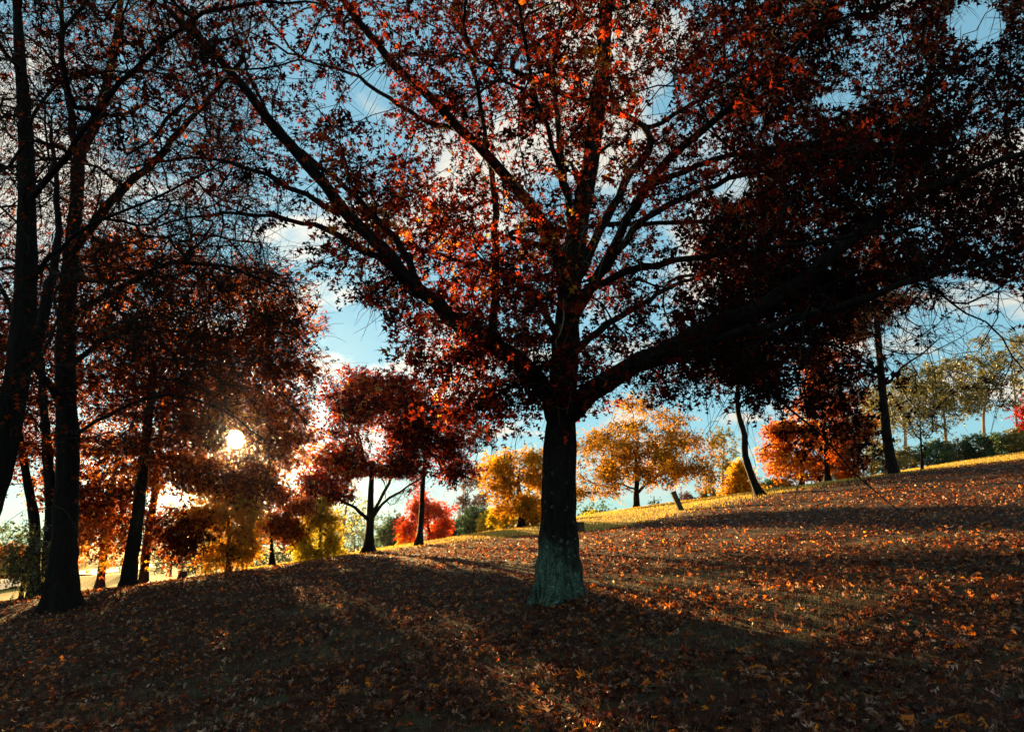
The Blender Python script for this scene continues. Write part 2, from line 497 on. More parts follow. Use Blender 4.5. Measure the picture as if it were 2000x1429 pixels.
# ------------------------------------------------------------------ tree builder
def resample(pts, step):
    pts = np.asarray(pts, float)
    # catmull-rom through the points
    Q = np.vstack([2 * pts[0] - pts[1], pts, 2 * pts[-1] - pts[-2]])
    out = []
    for i in range(1, len(Q) - 2):
        L = np.linalg.norm(Q[i + 1][:3] - Q[i][:3])
        k = max(1, int(math.ceil(L / step)))
        for j in range(k):
            t = j / k
            out.append(0.5 * ((2 * Q[i]) + (-Q[i - 1] + Q[i + 1]) * t + (2 * Q[i - 1] - 5 * Q[i] + 4 * Q[i + 1] - Q[i + 2]) * t * t + (-Q[i - 1] + 3 * Q[i] - 3 * Q[i + 1] + Q[i + 2]) * t ** 3))
    out.append(Q[-2])
    return np.array(out)


def ell(c, r, n, hollow=0.35):
    """points in an ellipsoid, thinner in the middle"""
    u = rand_unit(n)
    rad = (rng.uniform(hollow ** 3, 1, n)) ** (1 / 3)
    for q in rand_unit(9):      # uneven outline: bulges and bays
        rad = rad * (1 + rng.uniform(-.34, .30) * np.exp(-((u - q) ** 2).sum(1) / .28))
    return np.asarray(c)[None] + u * rad[:, None] * np.asarray(r)[None]


def pe(px, py, Y, rx, ry, n, dy=None, hollow=.35):
    """ellipsoid of foliage whose outline spans rx, ry photo pixels at distance Y"""
    c = P(px, py, Y)
    s = (Y * CP + (c[2] - EYE) * SP) / F
    return ell(c, (rx * s, dy if dy else rx * s * .9, ry * s), n, hollow)


def lobes(px, py, Y, rx, ry, n, k=None, flat=.17, wide=.32):
    """sprays of foliage in layers with open air between them"""
    k = k or max(7, int(rx / 4.5))
    out = [pe(px, py, Y, rx * .8, ry * .8, int(n * .12), None, .2)]
    n = n * .8
    for q in range(k):
        a_ = rng.uniform(0, 6.28); r_ = math.sqrt(rng.uniform(.04, 1)) * .92
        w_ = rng.uniform(.6, 1.3)
        out.append(pe(px + rx * r_ * math.cos(a_), py + ry * r_ * math.sin(a_), Y + rng.normal() * rx * Y / F * .45, max(8, rx * wide * w_), max(6, ry * flat * rng.uniform(.7, 1.4)), max(4, int(n / k * w_)), None, .1))
    return np.vstack(out)


def build_tree(name, label, base, trunk_pts, r0, r1, targets, leaf, limbs=(), bark='bark', twig='twig', cat='tree', group=None,
               n_parts=8, attach_from=0.55, step=0.4, tip=0.005, twigs=5, leaves=5, twig_len=0.45, leaf_size=0.12, shape=3,
               spread=0.35, droop=0.1, flare=1.5, tint=(0.0, 1.0), keep=None, single_leaves=0, sag=0.1, lean=1.0, thin=None, shade_tint=None):
    """base: world point at the foot. trunk_pts: world points above it. limbs: [(points, r_start, r_end)]. targets: (N,3) leaf clump centres"""
    base = np.asarray(base, float)
    root = empty(name, base)
    tag(root, label, cat, group)
    tp = resample(np.vstack([base - np.array([0, 0, .08]), trunk_pts]), step * .6)
    nt = len(tp)
    pos = [p for p in tp]; par = [-1] + list(range(nt - 1))
    fr = np.linspace(0, 1, nt)
    rad = list(r0 + (r1 - r0) * fr)
    att = [f >= attach_from for f in fr]
    chains = [('trunk', list(range(nt)))]
    for lp, ra, rb in limbs:
        lp = resample(np.asarray(lp, float), step)
        if len(lp) > 4: lp[2:-1] += rng.normal(size=(len(lp) - 3, 3)) * .018
        A = np.array(pos)
        j = int(np.argmin(((A - lp[0]) ** 2).sum(1)))
        idx = [j]
        for q, p in enumerate(lp[1:] if np.linalg.norm(A[j] - lp[0]) < .5 else lp):
            pos.append(p); par.append(idx[-1]); rad.append(ra + (rb - ra) * (q + 1) / len(lp)); att.append(q > 1)
            idx.append(len(pos) - 1)
        chains.append(('limb', idx))
    npre = len(pos)
    # grow towards the clumps, nearest first
    T = np.asarray(targets, float)
    if keep is not None and len(T):
        T = T[keep(T)]
    corridor = base[0] < 6 and leaf not in ('yellow', 'green', 'olive')
    if len(T) and corridor: T = T[sun_keep(T, .03)]
    A0 = np.array(pos)[np.array(att)]
    if len(T):
        dd = np.array([np.sqrt(((A0 - t) ** 2).sum(1)).min() for t in T])
        T = T[np.argsort(dd)]
    cap = npre + int(sum(2 + math.ceil(x / step) + 2 for x in (dd if len(T) else []))) + 4000
    PA = np.zeros((cap, 3)); DA = np.zeros((cap, 3)); OKA = np.zeros(cap, bool)
    PA[:npre] = np.array(pos); OKA[:npre] = att
    for i in range(npre):
        j = par[i]
        v = PA[i] - PA[j] if j >= 0 else np.array([0, 0, 1.])
        DA[i] = v / (np.linalg.norm(v) + 1e-9)
    N = npre
    par = list(par)
    ends = []
    for t in T:
        d = t - PA[:N]
        L = np.sqrt((d ** 2).sum(1)) + 1e-6
        c = (d * DA[:N]).sum(1) / L
        cost = L * (1 + .45 * (1 - c)); cost[~OKA[:N]] = 1e9
        j = int(np.argmin(cost)); Lj = L[j]
        k = max(2, int(math.ceil(Lj / step)))
        if N + k >= cap: break
        p0 = PA[j]
        p1 = p0 + DA[j] * Lj * .35 + np.array([0, 0, .12 * Lj]) + rng.normal(size=3) * .06 * Lj
        s = (np.arange(1, k + 1) / k)[:, None]
        pts = (1 - s) ** 2 * p0 + 2 * s * (1 - s) * p1 + s * s * t
        pts[:-1] += rng.normal(size=(k - 1, 3)) * .045 * min(Lj, 1.0)
        idx = [j]
        for p in pts:
            PA[N] = p; OKA[N] = True
            v = p - PA[idx[-1]]; DA[N] = v / (np.linalg.norm(v) + 1e-9)
            par.append(idx[-1]); idx.append(N); N += 1
        chains.append(('grown', idx)); ends.append(N - 1)
    # thickness by what each piece carries
    ar = np.zeros(N)
    for e in ends: ar[e] = tip ** 2.3
    for i in range(N - 1, 0, -1):
        if ar[i] == 0: ar[i] = tip ** 2.3 * .5
        if par[i] >= 0: ar[par[i]] += ar[i]
    R = ar ** (1 / 2.3)
    R[:npre] = np.array(rad) * rng.uniform(.93, 1.09, npre)
    for i in range(npre, N):     # never thicker than what carries it
        R[i] = min(R[i], R[par[i]] * .95)
    # meshes
    ph = rng.uniform(0, 6.28)

    def trunkmod(pts, th):
        h = np.maximum(pts[:, 2] - base[2], 0)
        fl = (flare - 1) * np.exp(-h / (r0 * 1.3))
        lob_ = .7 * np.maximum(0, np.cos(th[None] * 3 + ph)) ** 2 + .5 * np.maximum(0, np.cos(th[None] * 5 + 2 * ph)) ** 2
        root_ = 1 + (lob_ - .35) * .6 * (fl / max(flare - 1, .01))[:, None]
        ridg = 1 + .05 * np.sin(th[None] * 7 + ph + .6 * np.sin(h * 2)[:, None]) + .03 * np.sin(th[None] * 13 + 2 * ph + 3 * h[:, None])
        return (1 + fl)[:, None] * root_ * ridg

    locals_ = base
    twt = Tubes(); big = []
    for kind, idx in chains:
        pts = PA[idx] - locals_; rr = R[idx].copy()
        if kind != 'trunk': rr[0] = rr[1] if len(rr) > 1 else rr[0]
        if kind == 'trunk':
            tb = Tubes(); k = 48 if r0 > .26 else 26 if r0 > .2 else 14
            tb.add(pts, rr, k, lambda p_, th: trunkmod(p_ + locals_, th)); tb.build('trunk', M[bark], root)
        else:
            big.append((rr[0] * (9 if kind == 'limb' else 1), kind, pts, rr))
    big.sort(key=lambda x: -x[0])
    for q, (_, kind, pts, rr) in enumerate(big):
        if q < n_parts:
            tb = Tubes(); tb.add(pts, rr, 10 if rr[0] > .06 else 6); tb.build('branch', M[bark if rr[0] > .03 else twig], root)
        else:
            twt.add(pts, rr, 5 if rr[0] > .02 else 3)
    # leafy twigs round every clump
    if len(ends) and twigs:
        E = PA[ends]; ED = DA[ends]
        C = np.repeat(E, twigs, 0); CD = np.repeat(ED, twigs, 0)
        n_ = len(C)
        d = CD * .55 + rand_unit(n_) * .9 + np.array([0, 0, -droop])
        d /= np.linalg.norm(d, axis=1)[:, None]
        st = C + rand_unit(n_) * .02 - CD * rng.uniform(0, spread, n_)[:, None]
        ln = twig_len * rng.uniform(.55, 1.25, n_)
        s = np.linspace(0, 1, 4)[None, :, None]
        tw = st[:, None] + d[:, None] * (ln[:, None, None] * s) + np.array([0, 0, -1.]) * (sag * ln[:, None, None] * s ** 2)
        tw[:, 1:] += rng.normal(size=(n_, 3, 3)) * .03 * ln[:, None, None]
        rt = np.maximum(tip * .62, .0022) * np.array([1, .8, .6, .3])[None] * np.ones((n_, 1))
        seg = 2 if base[1] < 13 else 1 if base[1] < 36 else 0
        if seg == 2: twt.add_batch(tw[:, (0, 2, 3)] - locals_, rt[:, (0, 1, 3)])
        elif seg == 1: twt.add_batch(tw[:, (0, 3)] - locals_, rt[:, (0, 2)])
        if leaves:
            fpos = rng.uniform(.25, 1.0, (n_, leaves))
            fpos[:, 0] = 1.0
            i0 = np.minimum((fpos * 3).astype(int), 2); ft = fpos * 3 - i0
            ar_ = np.arange(n_)[:, None]
            lp = tw[ar_, i0] * (1 - ft)[..., None] + tw[ar_, i0 + 1] * ft[..., None]
            lp = lp.reshape(-1, 3)
            ld = np.repeat(d, leaves, 0) * .5 + rand_unit(len(lp)) * .9 + np.array([0, 0, -.35])
            lp = lp + rand_unit(len(lp)) * .02
            sz = leaf_size * rng.uniform(.6, 1.25, len(lp))
            cl = np.repeat(rng.normal(0, .16, len(ends)) + .20 * np.sin(E @ np.array([1.1, .9, 1.7]) + ph), twigs * leaves)
            tv = np.clip(tint[0] + (tint[1] - tint[0]) * rng.beta(2, 2, len(lp)) + cl * (tint[1] - tint[0]), 0, 1)
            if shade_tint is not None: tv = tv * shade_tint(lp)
            if corridor: kk = sun_keep(lp); lp, ld, sz, tv = lp[kk], ld[kk], sz[kk], tv[kk]
            if thin is not None:
                kk = thin(lp); lp, ld, sz, tv = lp[kk], ld[kk], sz[kk], tv[kk]
            if single_leaves:
                qx, qy = proj(lp)
                infr = (qx > 5) & (qx < 1995) & (qy > 5) & (qy < 1400)
                score = np.where(infr, sz / lp[:, 1], 0)
                top = np.argsort(-score)[:single_leaves]
                mask = np.ones(len(lp), bool); mask[top] = False
                kinds = []
                for tq in (.15, .35, .5, .65, .8, .97):
                    z = np.zeros((1, 3))
                    kinds.append(leaves_mesh('leaf', z, np.array([[0, 1., 0]]), np.array([1.]), np.array([tq]), 7, np.array([[0, 0, 1.]])))
                    kinds[-1].materials.append(M[leaf])
                for i in top:
                    kq = min(int(tv[i] * 6), 5)
                    o = bpy.data.objects.new('leaf', kinds[kq]); COL.objects.link(o); o.parent = root
                    o.location = lp[i] - locals_; o.scale = (sz[i],) * 3
                    qv = Vector(ld[i]).to_track_quat('Y', 'Z'); e = qv.to_euler(); o.rotation_euler = e
                    o.rotation_euler.rotate_axis('Y', random.uniform(0, 6.28))
                lp, ld, sz, tv = lp[mask], ld[mask], sz[mask], tv[mask]
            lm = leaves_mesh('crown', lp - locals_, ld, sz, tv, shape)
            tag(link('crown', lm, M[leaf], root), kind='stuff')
    if twt.n:
        tag(twt.build('twigs', M[twig], root), kind='stuff')
    return root


def foot(px, py, Y):
    p = P(px, py, Y)
    p[2] = Gs(p[0], p[1])
    return p


def limb(*pts):
    return np.array([P(*p) for p in pts])


# ---- where the photograph shows open sky between the near crowns
GAPS = [(700, 650, 62, 62), (725, 185, 42, 55), (460, 856, 18, 18), (1290, 830, 130, 40),
        (750, 1000, 60, 70), (1640, 195, 50, 18), (1905, 40, 60, 40), (1290, 170, 28, 40), (1430, 365, 40, 26), (560, 460, 50, 26)]


BARE = [(1850, 640, 190, 105), (1900, 760, 130, 110), (1420, 880, 60, 70), (960, 955, 60, 60)]     # twigs hang here with few leaves


def upper_left_bare(pts):
    x, y = proj(pts)
    return ~((x < 640) & (y < 470)) | (rng.uniform(0, 1, len(pts)) < .72)


def sun_clear(pts):
    x, y = proj(pts)
    return ((x - 460) ** 2 + (y - 856) ** 2) > 24 ** 2


def gap_keep(pts, soft=0.35, bare=False):
    x, y = proj(pts)
    k = np.ones(len(pts), bool)
    for gx_, gy_, rx, ry in (BARE if bare else []):
        k &= (((x - gx_) / rx) ** 2 + ((y - gy_) / ry) ** 2 > 1) | (rng.uniform(0, 1, len(pts)) < .10)
    for gx_, gy_, rx, ry in GAPS:
        q = ((x - gx_) / rx) ** 2 + ((y - gy_) / ry) ** 2
        k &= q > rng.uniform(1 - soft, 1 + soft * .6, len(pts))
    return k


# ---- gaps in the crowns that let the low sun reach patches of the slope
SUNLIT = [(1690, 1190, 480, 72), (1860, 1270, 270, 58), (900, 1098, 190, 20), (430, 1278, 38, 34), (1560, 1075, 430, 22)]
SD = np.array(SUN_DIR)


def sun_keep(pts, p_keep=.02):
    t = np.zeros(len(pts))
    q = pts.copy()
    for _ in range(7):
        t = t + np.clip((q[:, 2] - G(q[:, 0], q[:, 1])) / SD[2], -20, 60)
        q = pts - SD * t[:, None]
    x, y = proj(q)
    hit = np.zeros(len(pts), bool)
    for a_, b_, rx, ry in SUNLIT:
        hit |= ((x - a_) / rx) ** 2 + ((y - b_) / ry) ** 2 < rng.uniform(.6, 1.1, len(pts))
    return ~hit | (q[:, 1] < 2) | (rng.uniform(0, 1, len(pts)) < p_keep)


# ------------------------------------------------------------------ the great oak
def main_keep(pts):
    x, y = proj(pts)
    low = np.interp(x, [300, 480, 560, 640, 760, 800, 1000, 1060, 1130, 1200, 1400, 1520, 1580, 1690, 1730, 1900, 2000, 2300],
                    [300, 420, 470, 590, 640, 830, 880, 820, 800, 790, 770, 800, 900, 880, 580, 560, 560, 560])
    k = y < low + rng.uniform(-40, 15, len(pts))
    k |= (x > 1680) & (y < np.interp(x, [1680, 1800, 2000], [640, 800, 860])) & (rng.uniform(0, 1, len(pts)) < .5)
    k &= pts[:, 2] > 2.6
    k &= (y > -260) | (rng.uniform(0, 1, len(pts)) < .45)
    k &= ~((y > 560) & (pts[:, 1] < 6.5))
    back = (pts - mb) @ np.array([math.sin(SUN_AZ), math.cos(SUN_AZ), 0])
    side = (pts - mb) @ np.array([math.cos(SUN_AZ), -math.sin(SUN_AZ), 0])
    k &= (back < 1.8) | (side > 1.2) | (rng.uniform(0, 1, len(pts)) < .35)
    return k & gap_keep(pts)


mb = foot(1088, 1170, 10.8)
trunk = limb((1090, 1080, 10.8), (1092, 980, 10.8), (1094, 880, 10.8), (1098, 800, 10.85), (1104, 690, 10.95), (1112, 580, 11.1), (1125, 470, 11.3), (1150, 340, 11.5), (1172, 200, 11.7), (1185, 60, 11.8), (1195, -120, 11.9))
main_limbs = [
    (limb((1090, 840, 10.8), (1060, 755, 10.5), (1000, 695, 10.2), (905, 635, 9.9), (828, 572, 9.6), (770, 512, 9.4), (690, 428, 9.1), (600, 325, 8.8), (510, 215, 8.4), (420, 110, 8.0), (330, 20, 7.7)), .145, .03),
    (limb((800, 545, 9.5), (735, 505, 9.5), (660, 460, 9.7), (590, 435, 9.9), (500, 418, 10.1), (400, 420, 10.4), (300, 445, 10.7)), .055, .012),
    (limb((815, 560, 9.6), (790, 490, 9.9), (740, 430, 10.2), (650, 345, 10.7), (560, 265, 11.2), (500, 180, 11.6), (460, 60, 12.0)), .055, .015),
    (limb((960, 672, 10.05), (967, 580, 10.4), (964, 480, 10.7), (966, 390, 11.0), (950, 280, 11.4), (920, 120, 11.8), (880, -40, 12.2)), .065, .02),
    (limb((1110, 590, 11.1), (1085, 490, 10.9), (1040, 405, 10.7), (985, 340, 10.5), (900, 252, 10.1), (800, 158, 9.7), (710, 55, 9.3), (640, -50, 8.9)), .115, .04),
    (limb((1122, 480, 11.3), (1100, 330, 11.8), (1085, 200, 12.2), (1062, 115, 12.5), (1000, 40, 12.8), (950, -40, 13.1)), .07, .025),
    (limb((1135, 420, 11.4), (1150, 280, 10.9), (1165, 150, 10.4), (1178, 0, 9.9), (1180, -150, 9.5)), .065, .025),
    (limb((1115, 570, 11.1), (1160, 470, 11.6), (1215, 360, 12.2), (1260, 250, 12.7), (1000, 120, 13.1), (1330, -30, 13.5)), .085, .03),
    (limb((1108, 640, 11.0), (1180, 520, 10.5), (1240, 400, 10.0), (1330, 290, 9.4), (1440, 200, 8.9), (1560, 90, 8.4), (1650, 0, 8.1)), .085, .025),
    (limb((1170, 545, 10.6), (1260, 430, 10.9), (1400, 360, 11.3), (1520, 320, 11.7), (1640, 290, 12.1), (1790, 230, 12.5), (1900, 120, 12.8)), .06, .015),
    (limb((1100, 830, 10.8), (1150, 765, 10.6), (1215, 722, 10.4), (1290, 690, 10.2), (1390, 640, 9.9), (1500, 590, 9.6), (1600, 520, 9.3), (1700, 440, 9.0), (1820, 370, 8.7), (2000, 300, 8.3)), .165, .03),
    (limb((1200, 732, 10.45), (1290, 705, 10.9), (1400, 680, 11.5), (1530, 655, 12.1), (1650, 590, 12.7), (1760, 520, 13.2), (1900, 470, 13.8)), .07, .015),
    (limb((1330, 668, 10.1), (1420, 700, 9.9), (1490, 750, 9.8), (1570, 820, 9.7), (1640, 890, 9.65), (1700, 950, 9.6), (1760, 1000, 9.55)), .03, .004),
    (limb((1560, 555, 9.45), (1660, 530, 9.5), (1760, 540, 9.5), (1860, 590, 9.5), (1950, 660, 9.5), (2030, 760, 9.5)), .03, .005),
    (limb((1500, 600, 9.6), (1610, 560, 10.2), (1680, 600, 10.6), (1720, 680, 10.8), (1790, 800, 11.0), (1860, 850, 11.1)), .02, .004),
    (limb((1105, 700, 11.0), (1180, 640, 12.2), (1260, 590, 13.4), (1360, 540, 14.6), (1480, 500, 15.6)), .07, .02),
    (limb((1104, 690, 10.95), (1030, 560, 12.0), (930, 520, 13.0), (800, 480, 14.0), (700, 420, 14.8)), .06, .018),
    (limb((1250, 710, 10.3), (1380, 665, 9.4), (1550, 625, 8.6), (1750, 560, 8.0), (1950, 505, 7.5)), .075, .015),
    (limb((1190, 500, 11.7), (1000, 455, 12.3), (1450, 430, 13.0), (1620, 430, 13.8), (1850, 445, 14.6)), .06, .015),
    (limb((1270, 360, 9.8), (1400, 310, 9.7), (1550, 285, 9.5), (1720, 265, 9.3), (1900, 205, 9.0)), .05, .012),
    (limb((1120, 580, 11.1), (1230, 530, 10.0), (1380, 500, 9.0), (1560, 480, 8.2), (1800, 440, 7.5)), .065, .012),
    (limb((1400, 640, 9.9), (1520, 660, 9.9), (1640, 680, 10.0), (1720, 730, 10.0)), .04, .008),
    (limb((1250, 260, 12.6), (1400, 180, 12.9), (1560, 120, 13.2), (1750, 60, 13.5)), .05, .012),
    (limb((900, 252, 10.1), (820, 230, 10.4), (700, 150, 10.9), (600, 120, 11.3), (480, 60, 11.7)), .045, .012),
    (limb((690, 428, 9.1), (600, 380, 9.0), (480, 330, 9.0), (380, 310, 9.1), (250, 330, 9.2)), .04, .010),
    (limb((1110, 640, 11.0), (1120, 480, 9.6), (1090, 330, 8.4), (1040, 150, 7.4), (1000, -60, 6.8)), .055, .015),
]
crown_pts = ell((1.5, 11.0, 7.6), (8.2, 6.0, 5.6), 2450, .3)
crown_pts = np.vstack([crown_pts, pe(880, 520, 10.6, 210, 190, 150, 1.6), pe(960, 730, 10.4, 130, 110, 60, 1.2), pe(1650, 450, 11.5, 400, 190, 560, 3.0), pe(1500, 620, 11.5, 250, 80, 120, 2.0), pe(1680, 130, 10.8, 330, 150, 230, 2.5), pe(1570, 780, 9.9, 130, 130, 34, .9), pe(1110, 760, 10.3, 90, 60, 16, .6), pe(1400, 740, 10.5, 120, 50, 30, 1.5), pe(1850, 690, 9.8, 200, 150, 90, 1.2)])
crown_pts = crown_pts[crown_pts[:, 1] > 4.2]
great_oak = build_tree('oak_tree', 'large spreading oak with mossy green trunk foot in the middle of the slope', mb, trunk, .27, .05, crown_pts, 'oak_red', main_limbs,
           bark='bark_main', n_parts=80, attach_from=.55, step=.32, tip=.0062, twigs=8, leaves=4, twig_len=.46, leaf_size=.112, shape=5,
           flare=1.65, tint=(0, .92), keep=main_keep, single_leaves=300, droop=.15, shade_tint=lambda p: np.interp(p[:, 0], [-5, -3, 1.2, 2.2, 5], [.5, 1, 1, .45, .28]) * np.interp(p[:, 2], [6.5, 9.0], [1, .55]), thin=lambda p: gap_keep(p, .15, True) & upper_left_bare(p))  # crown shade painted into leaf tint: darker at the sides and higher up

# ------------------------------------------------------------------ the oaks on the left
def left_keep(pts):
    x, y = proj(pts)
    right = np.interp(y, [-200, 0, 200, 400, 520, 640, 740, 840, 930, 1000], [520, 520, 500, 520, 580, 640, 640, 610, 600, 560])
    k = x < right + rng.uniform(-40, 15, len(pts))
    return k & gap_keep(pts) & (pts[:, 1] > 4) & (sun_clear(pts) | (rng.uniform(0, 1, len(pts)) < .4))


b = foot(118, 1188, 15.5)
build_tree('oak_tree', 'tall dark oak with flared base nearest the lower left corner', b,
           limb((122, 1100, 15.5), (128, 1000, 15.5), (132, 880, 15.5), (128, 760, 15.5), (128, 640, 15.6), (138, 500, 15.7), (150, 390, 15.8), (155, 305, 15.9), (190, 230, 16.0), (228, 70, 16.2), (240, -80, 16.4)),
           .26, .05, np.vstack([ell((-7.4, 15.2, 10.0), (6.6, 5.0, 6.2), 1700, .25), pe(350, 600, 14.5, 260, 180, 220, 2.5)]), 'oak_brown',
           [(limb((152, 310, 15.9), (134, 200, 15.7), (120, 80, 15.5), (118, -60, 15.3)), .09, .03),
            (limb((142, 490, 15.7), (215, 395, 15.2), (285, 328, 14.8), (352, 252, 14.3), (405, 195, 13.9), (470, 120, 13.5)), .11, .03),
            (limb((130, 620, 15.6), (240, 560, 14.6), (330, 515, 13.8), (430, 520, 13.2), (560, 560, 12.8)), .07, .015),
            (limb((128, 720, 15.5), (210, 660, 16.6), (300, 640, 17.4), (420, 660, 18.2)), .07, .015),
            (limb((128, 800, 15.5), (60, 700, 14.6), (20, 600, 13.9), (-40, 480, 13.2)), .08, .02),
            (limb((132, 860, 15.5), (230, 800, 14.8), (330, 770, 14.4), (430, 800, 14.0), (520, 860, 13.8)), .045, .008)],
           n_parts=30, attach_from=.5, step=.4, tip=.008, twigs=8, leaves=1, twig_len=.75, leaf_size=.105, shape=5, flare=1.7, keep=left_keep, thin=lambda p: gap_keep(p, .15), tint=(0, .5))

b = foot(-130, 1260, 9.5)
near_oak = build_tree('oak_tree', 'near dark oak leaning in at the left edge, its foot out of frame', b,
           limb((-90, 1150, 9.5), (-50, 1050, 9.5), (-10, 930, 9.5), (22, 800, 9.5), (40, 680, 9.5), (50, 560, 9.6), (52, 420, 9.7), (50, 260, 9.8), (38, 100, 9.9), (30, -60, 10.0)),
           .21, .05, ell((-5.6, 9.6, 7.8), (4.6, 3.6, 4.8), 700, .3), 'oak_brown',
           [(limb((30, 760, 9.5), (75, 660, 9.9), (100, 560, 10.3), (115, 420, 10.8), (100, 250, 11.2)), .09, .02),
            (limb((52, 400, 9.7), (130, 300, 9.3), (230, 170, 8.8), (330, 70, 8.4), (480, 5, 8.0), (640, 10, 7.7)), .05, .012),
            (limb((50, 250, 9.8), (110, 165, 9.5), (220, 140, 9.2), (320, 150, 9.0), (430, 180, 8.8)), .03, .008),
            (limb((50, 560, 9.6), (120, 480, 9.4), (220, 420, 9.2), (330, 380, 9.0), (450, 300, 8.9)), .035, .008)],
           n_parts=14, attach_from=.5, step=.35, tip=.0065, twigs=7, leaves=1, twig_len=.6, leaf_size=.095, shape=5, flare=1.5, keep=left_keep, thin=lambda p: gap_keep(p, .15), tint=(0, .45))

LEFT = [
    # px, py, Y, top path, r, label, crown list
    (97, 1166, 21, [(98, 1080), (100, 980), (90, 850), (80, 700)], .20, 'dark oak trunk close behind the flared oak at lower left', [(110, 640, 200, 280, 230)], 'oak_brown', 'bark'),
    (66, 1168, 21.5, [(68, 1090), (66, 1010), (50, 920), (30, 800)], .17, 'third dark oak trunk in the row at lower left, left of the pair', [(20, 760, 150, 230, 200)], 'oak_brown', 'bark'),
    (194, 1158, 24, [(200, 1100), (206, 1070), (215, 990), (230, 880)], .13, 'slim reddish trunked tree with orange leaves left of the dark forked oak', [(200, 1030, 80, 60, 120), (190, 930, 110, 80, 90)], 'orange', 'bark_red'),
    (250, 1147, 22, [(255, 1090), (262, 1050), (272, 980), (285, 860), (300, 720)], .20, 'dark oak with widening fork beside the reddish trunks on the left', [(330, 560, 150, 45, 95), (270, 640, 150, 42, 95), (370, 690, 130, 42, 95), (240, 745, 130, 38, 80), (330, 800, 140, 36, 95), (220, 870, 120, 36, 80), (340, 915, 120, 34, 80), (260, 490, 140, 40, 70), (400, 760, 110, 36, 70), (180, 960, 90, 34, 50)], 'oak_brown', 'bark'),
    (281, 1142, 25, [(284, 1090), (290, 1040), (300, 980), (310, 880), (330, 740)], .15, 'reddish trunked oak right of the dark forked oak on the left', [(500, 560, 95, 40, 90), (560, 625, 75, 32, 80), (480, 670, 120, 36, 95), (570, 720, 65, 30, 70), (430, 745, 120, 36, 90), (540, 790, 80, 30, 80), (430, 830, 120, 32, 80), (540, 880, 75, 28, 90), (440, 930, 110, 30, 90), (390, 870, 100, 40, 110), (490, 830, 90, 40, 90), (580, 840, 50, 40, 60), (350, 1040, 60, 50, 90), (520, 950, 60, 24, 40)], 'oak_brown', 'bark_red'),
    (40, 1171, 20, [(45, 1140), (52, 1100), (60, 1060)], .06, 'small leaning young tree with green leaves at far lower left', [(50, 1090, 35, 50, 60)], 'olive', 'bark'),
]
for px, py, Y, path, r, lab, cr, lf, bk in LEFT:
    b = foot(px, py, Y)
    tg = np.vstack([pe(c[0], c[1], Y + rng.normal() * .8, c[2], c[3], c[4], min(1.6, c[2] * Y / F), .1) for c in cr])
    build_tree('oak_tree' if r > .12 else 'young_tree', lab, b, limb(*[(x, y, Y) for x, y in path]), r, r * .45, tg, lf, bark=bk, n_parts=10, attach_from=.45, step=.5,
               tip=.006, twigs=5, leaves=6, twig_len=.6, leaf_size=.145 if r > .1 else .1, shape=3, flare=1.5, keep=left_keep if r > .12 else None,
               thin=lambda p: gap_keep(p, .15), tint=(.1, .95) if px > 150 else (0, .55))

# ------------------------------------------------------------------ trees on the crest and beyond
def mid_keep(pts):
    return gap_keep(pts, .2) if False else np.ones(len(pts), bool)


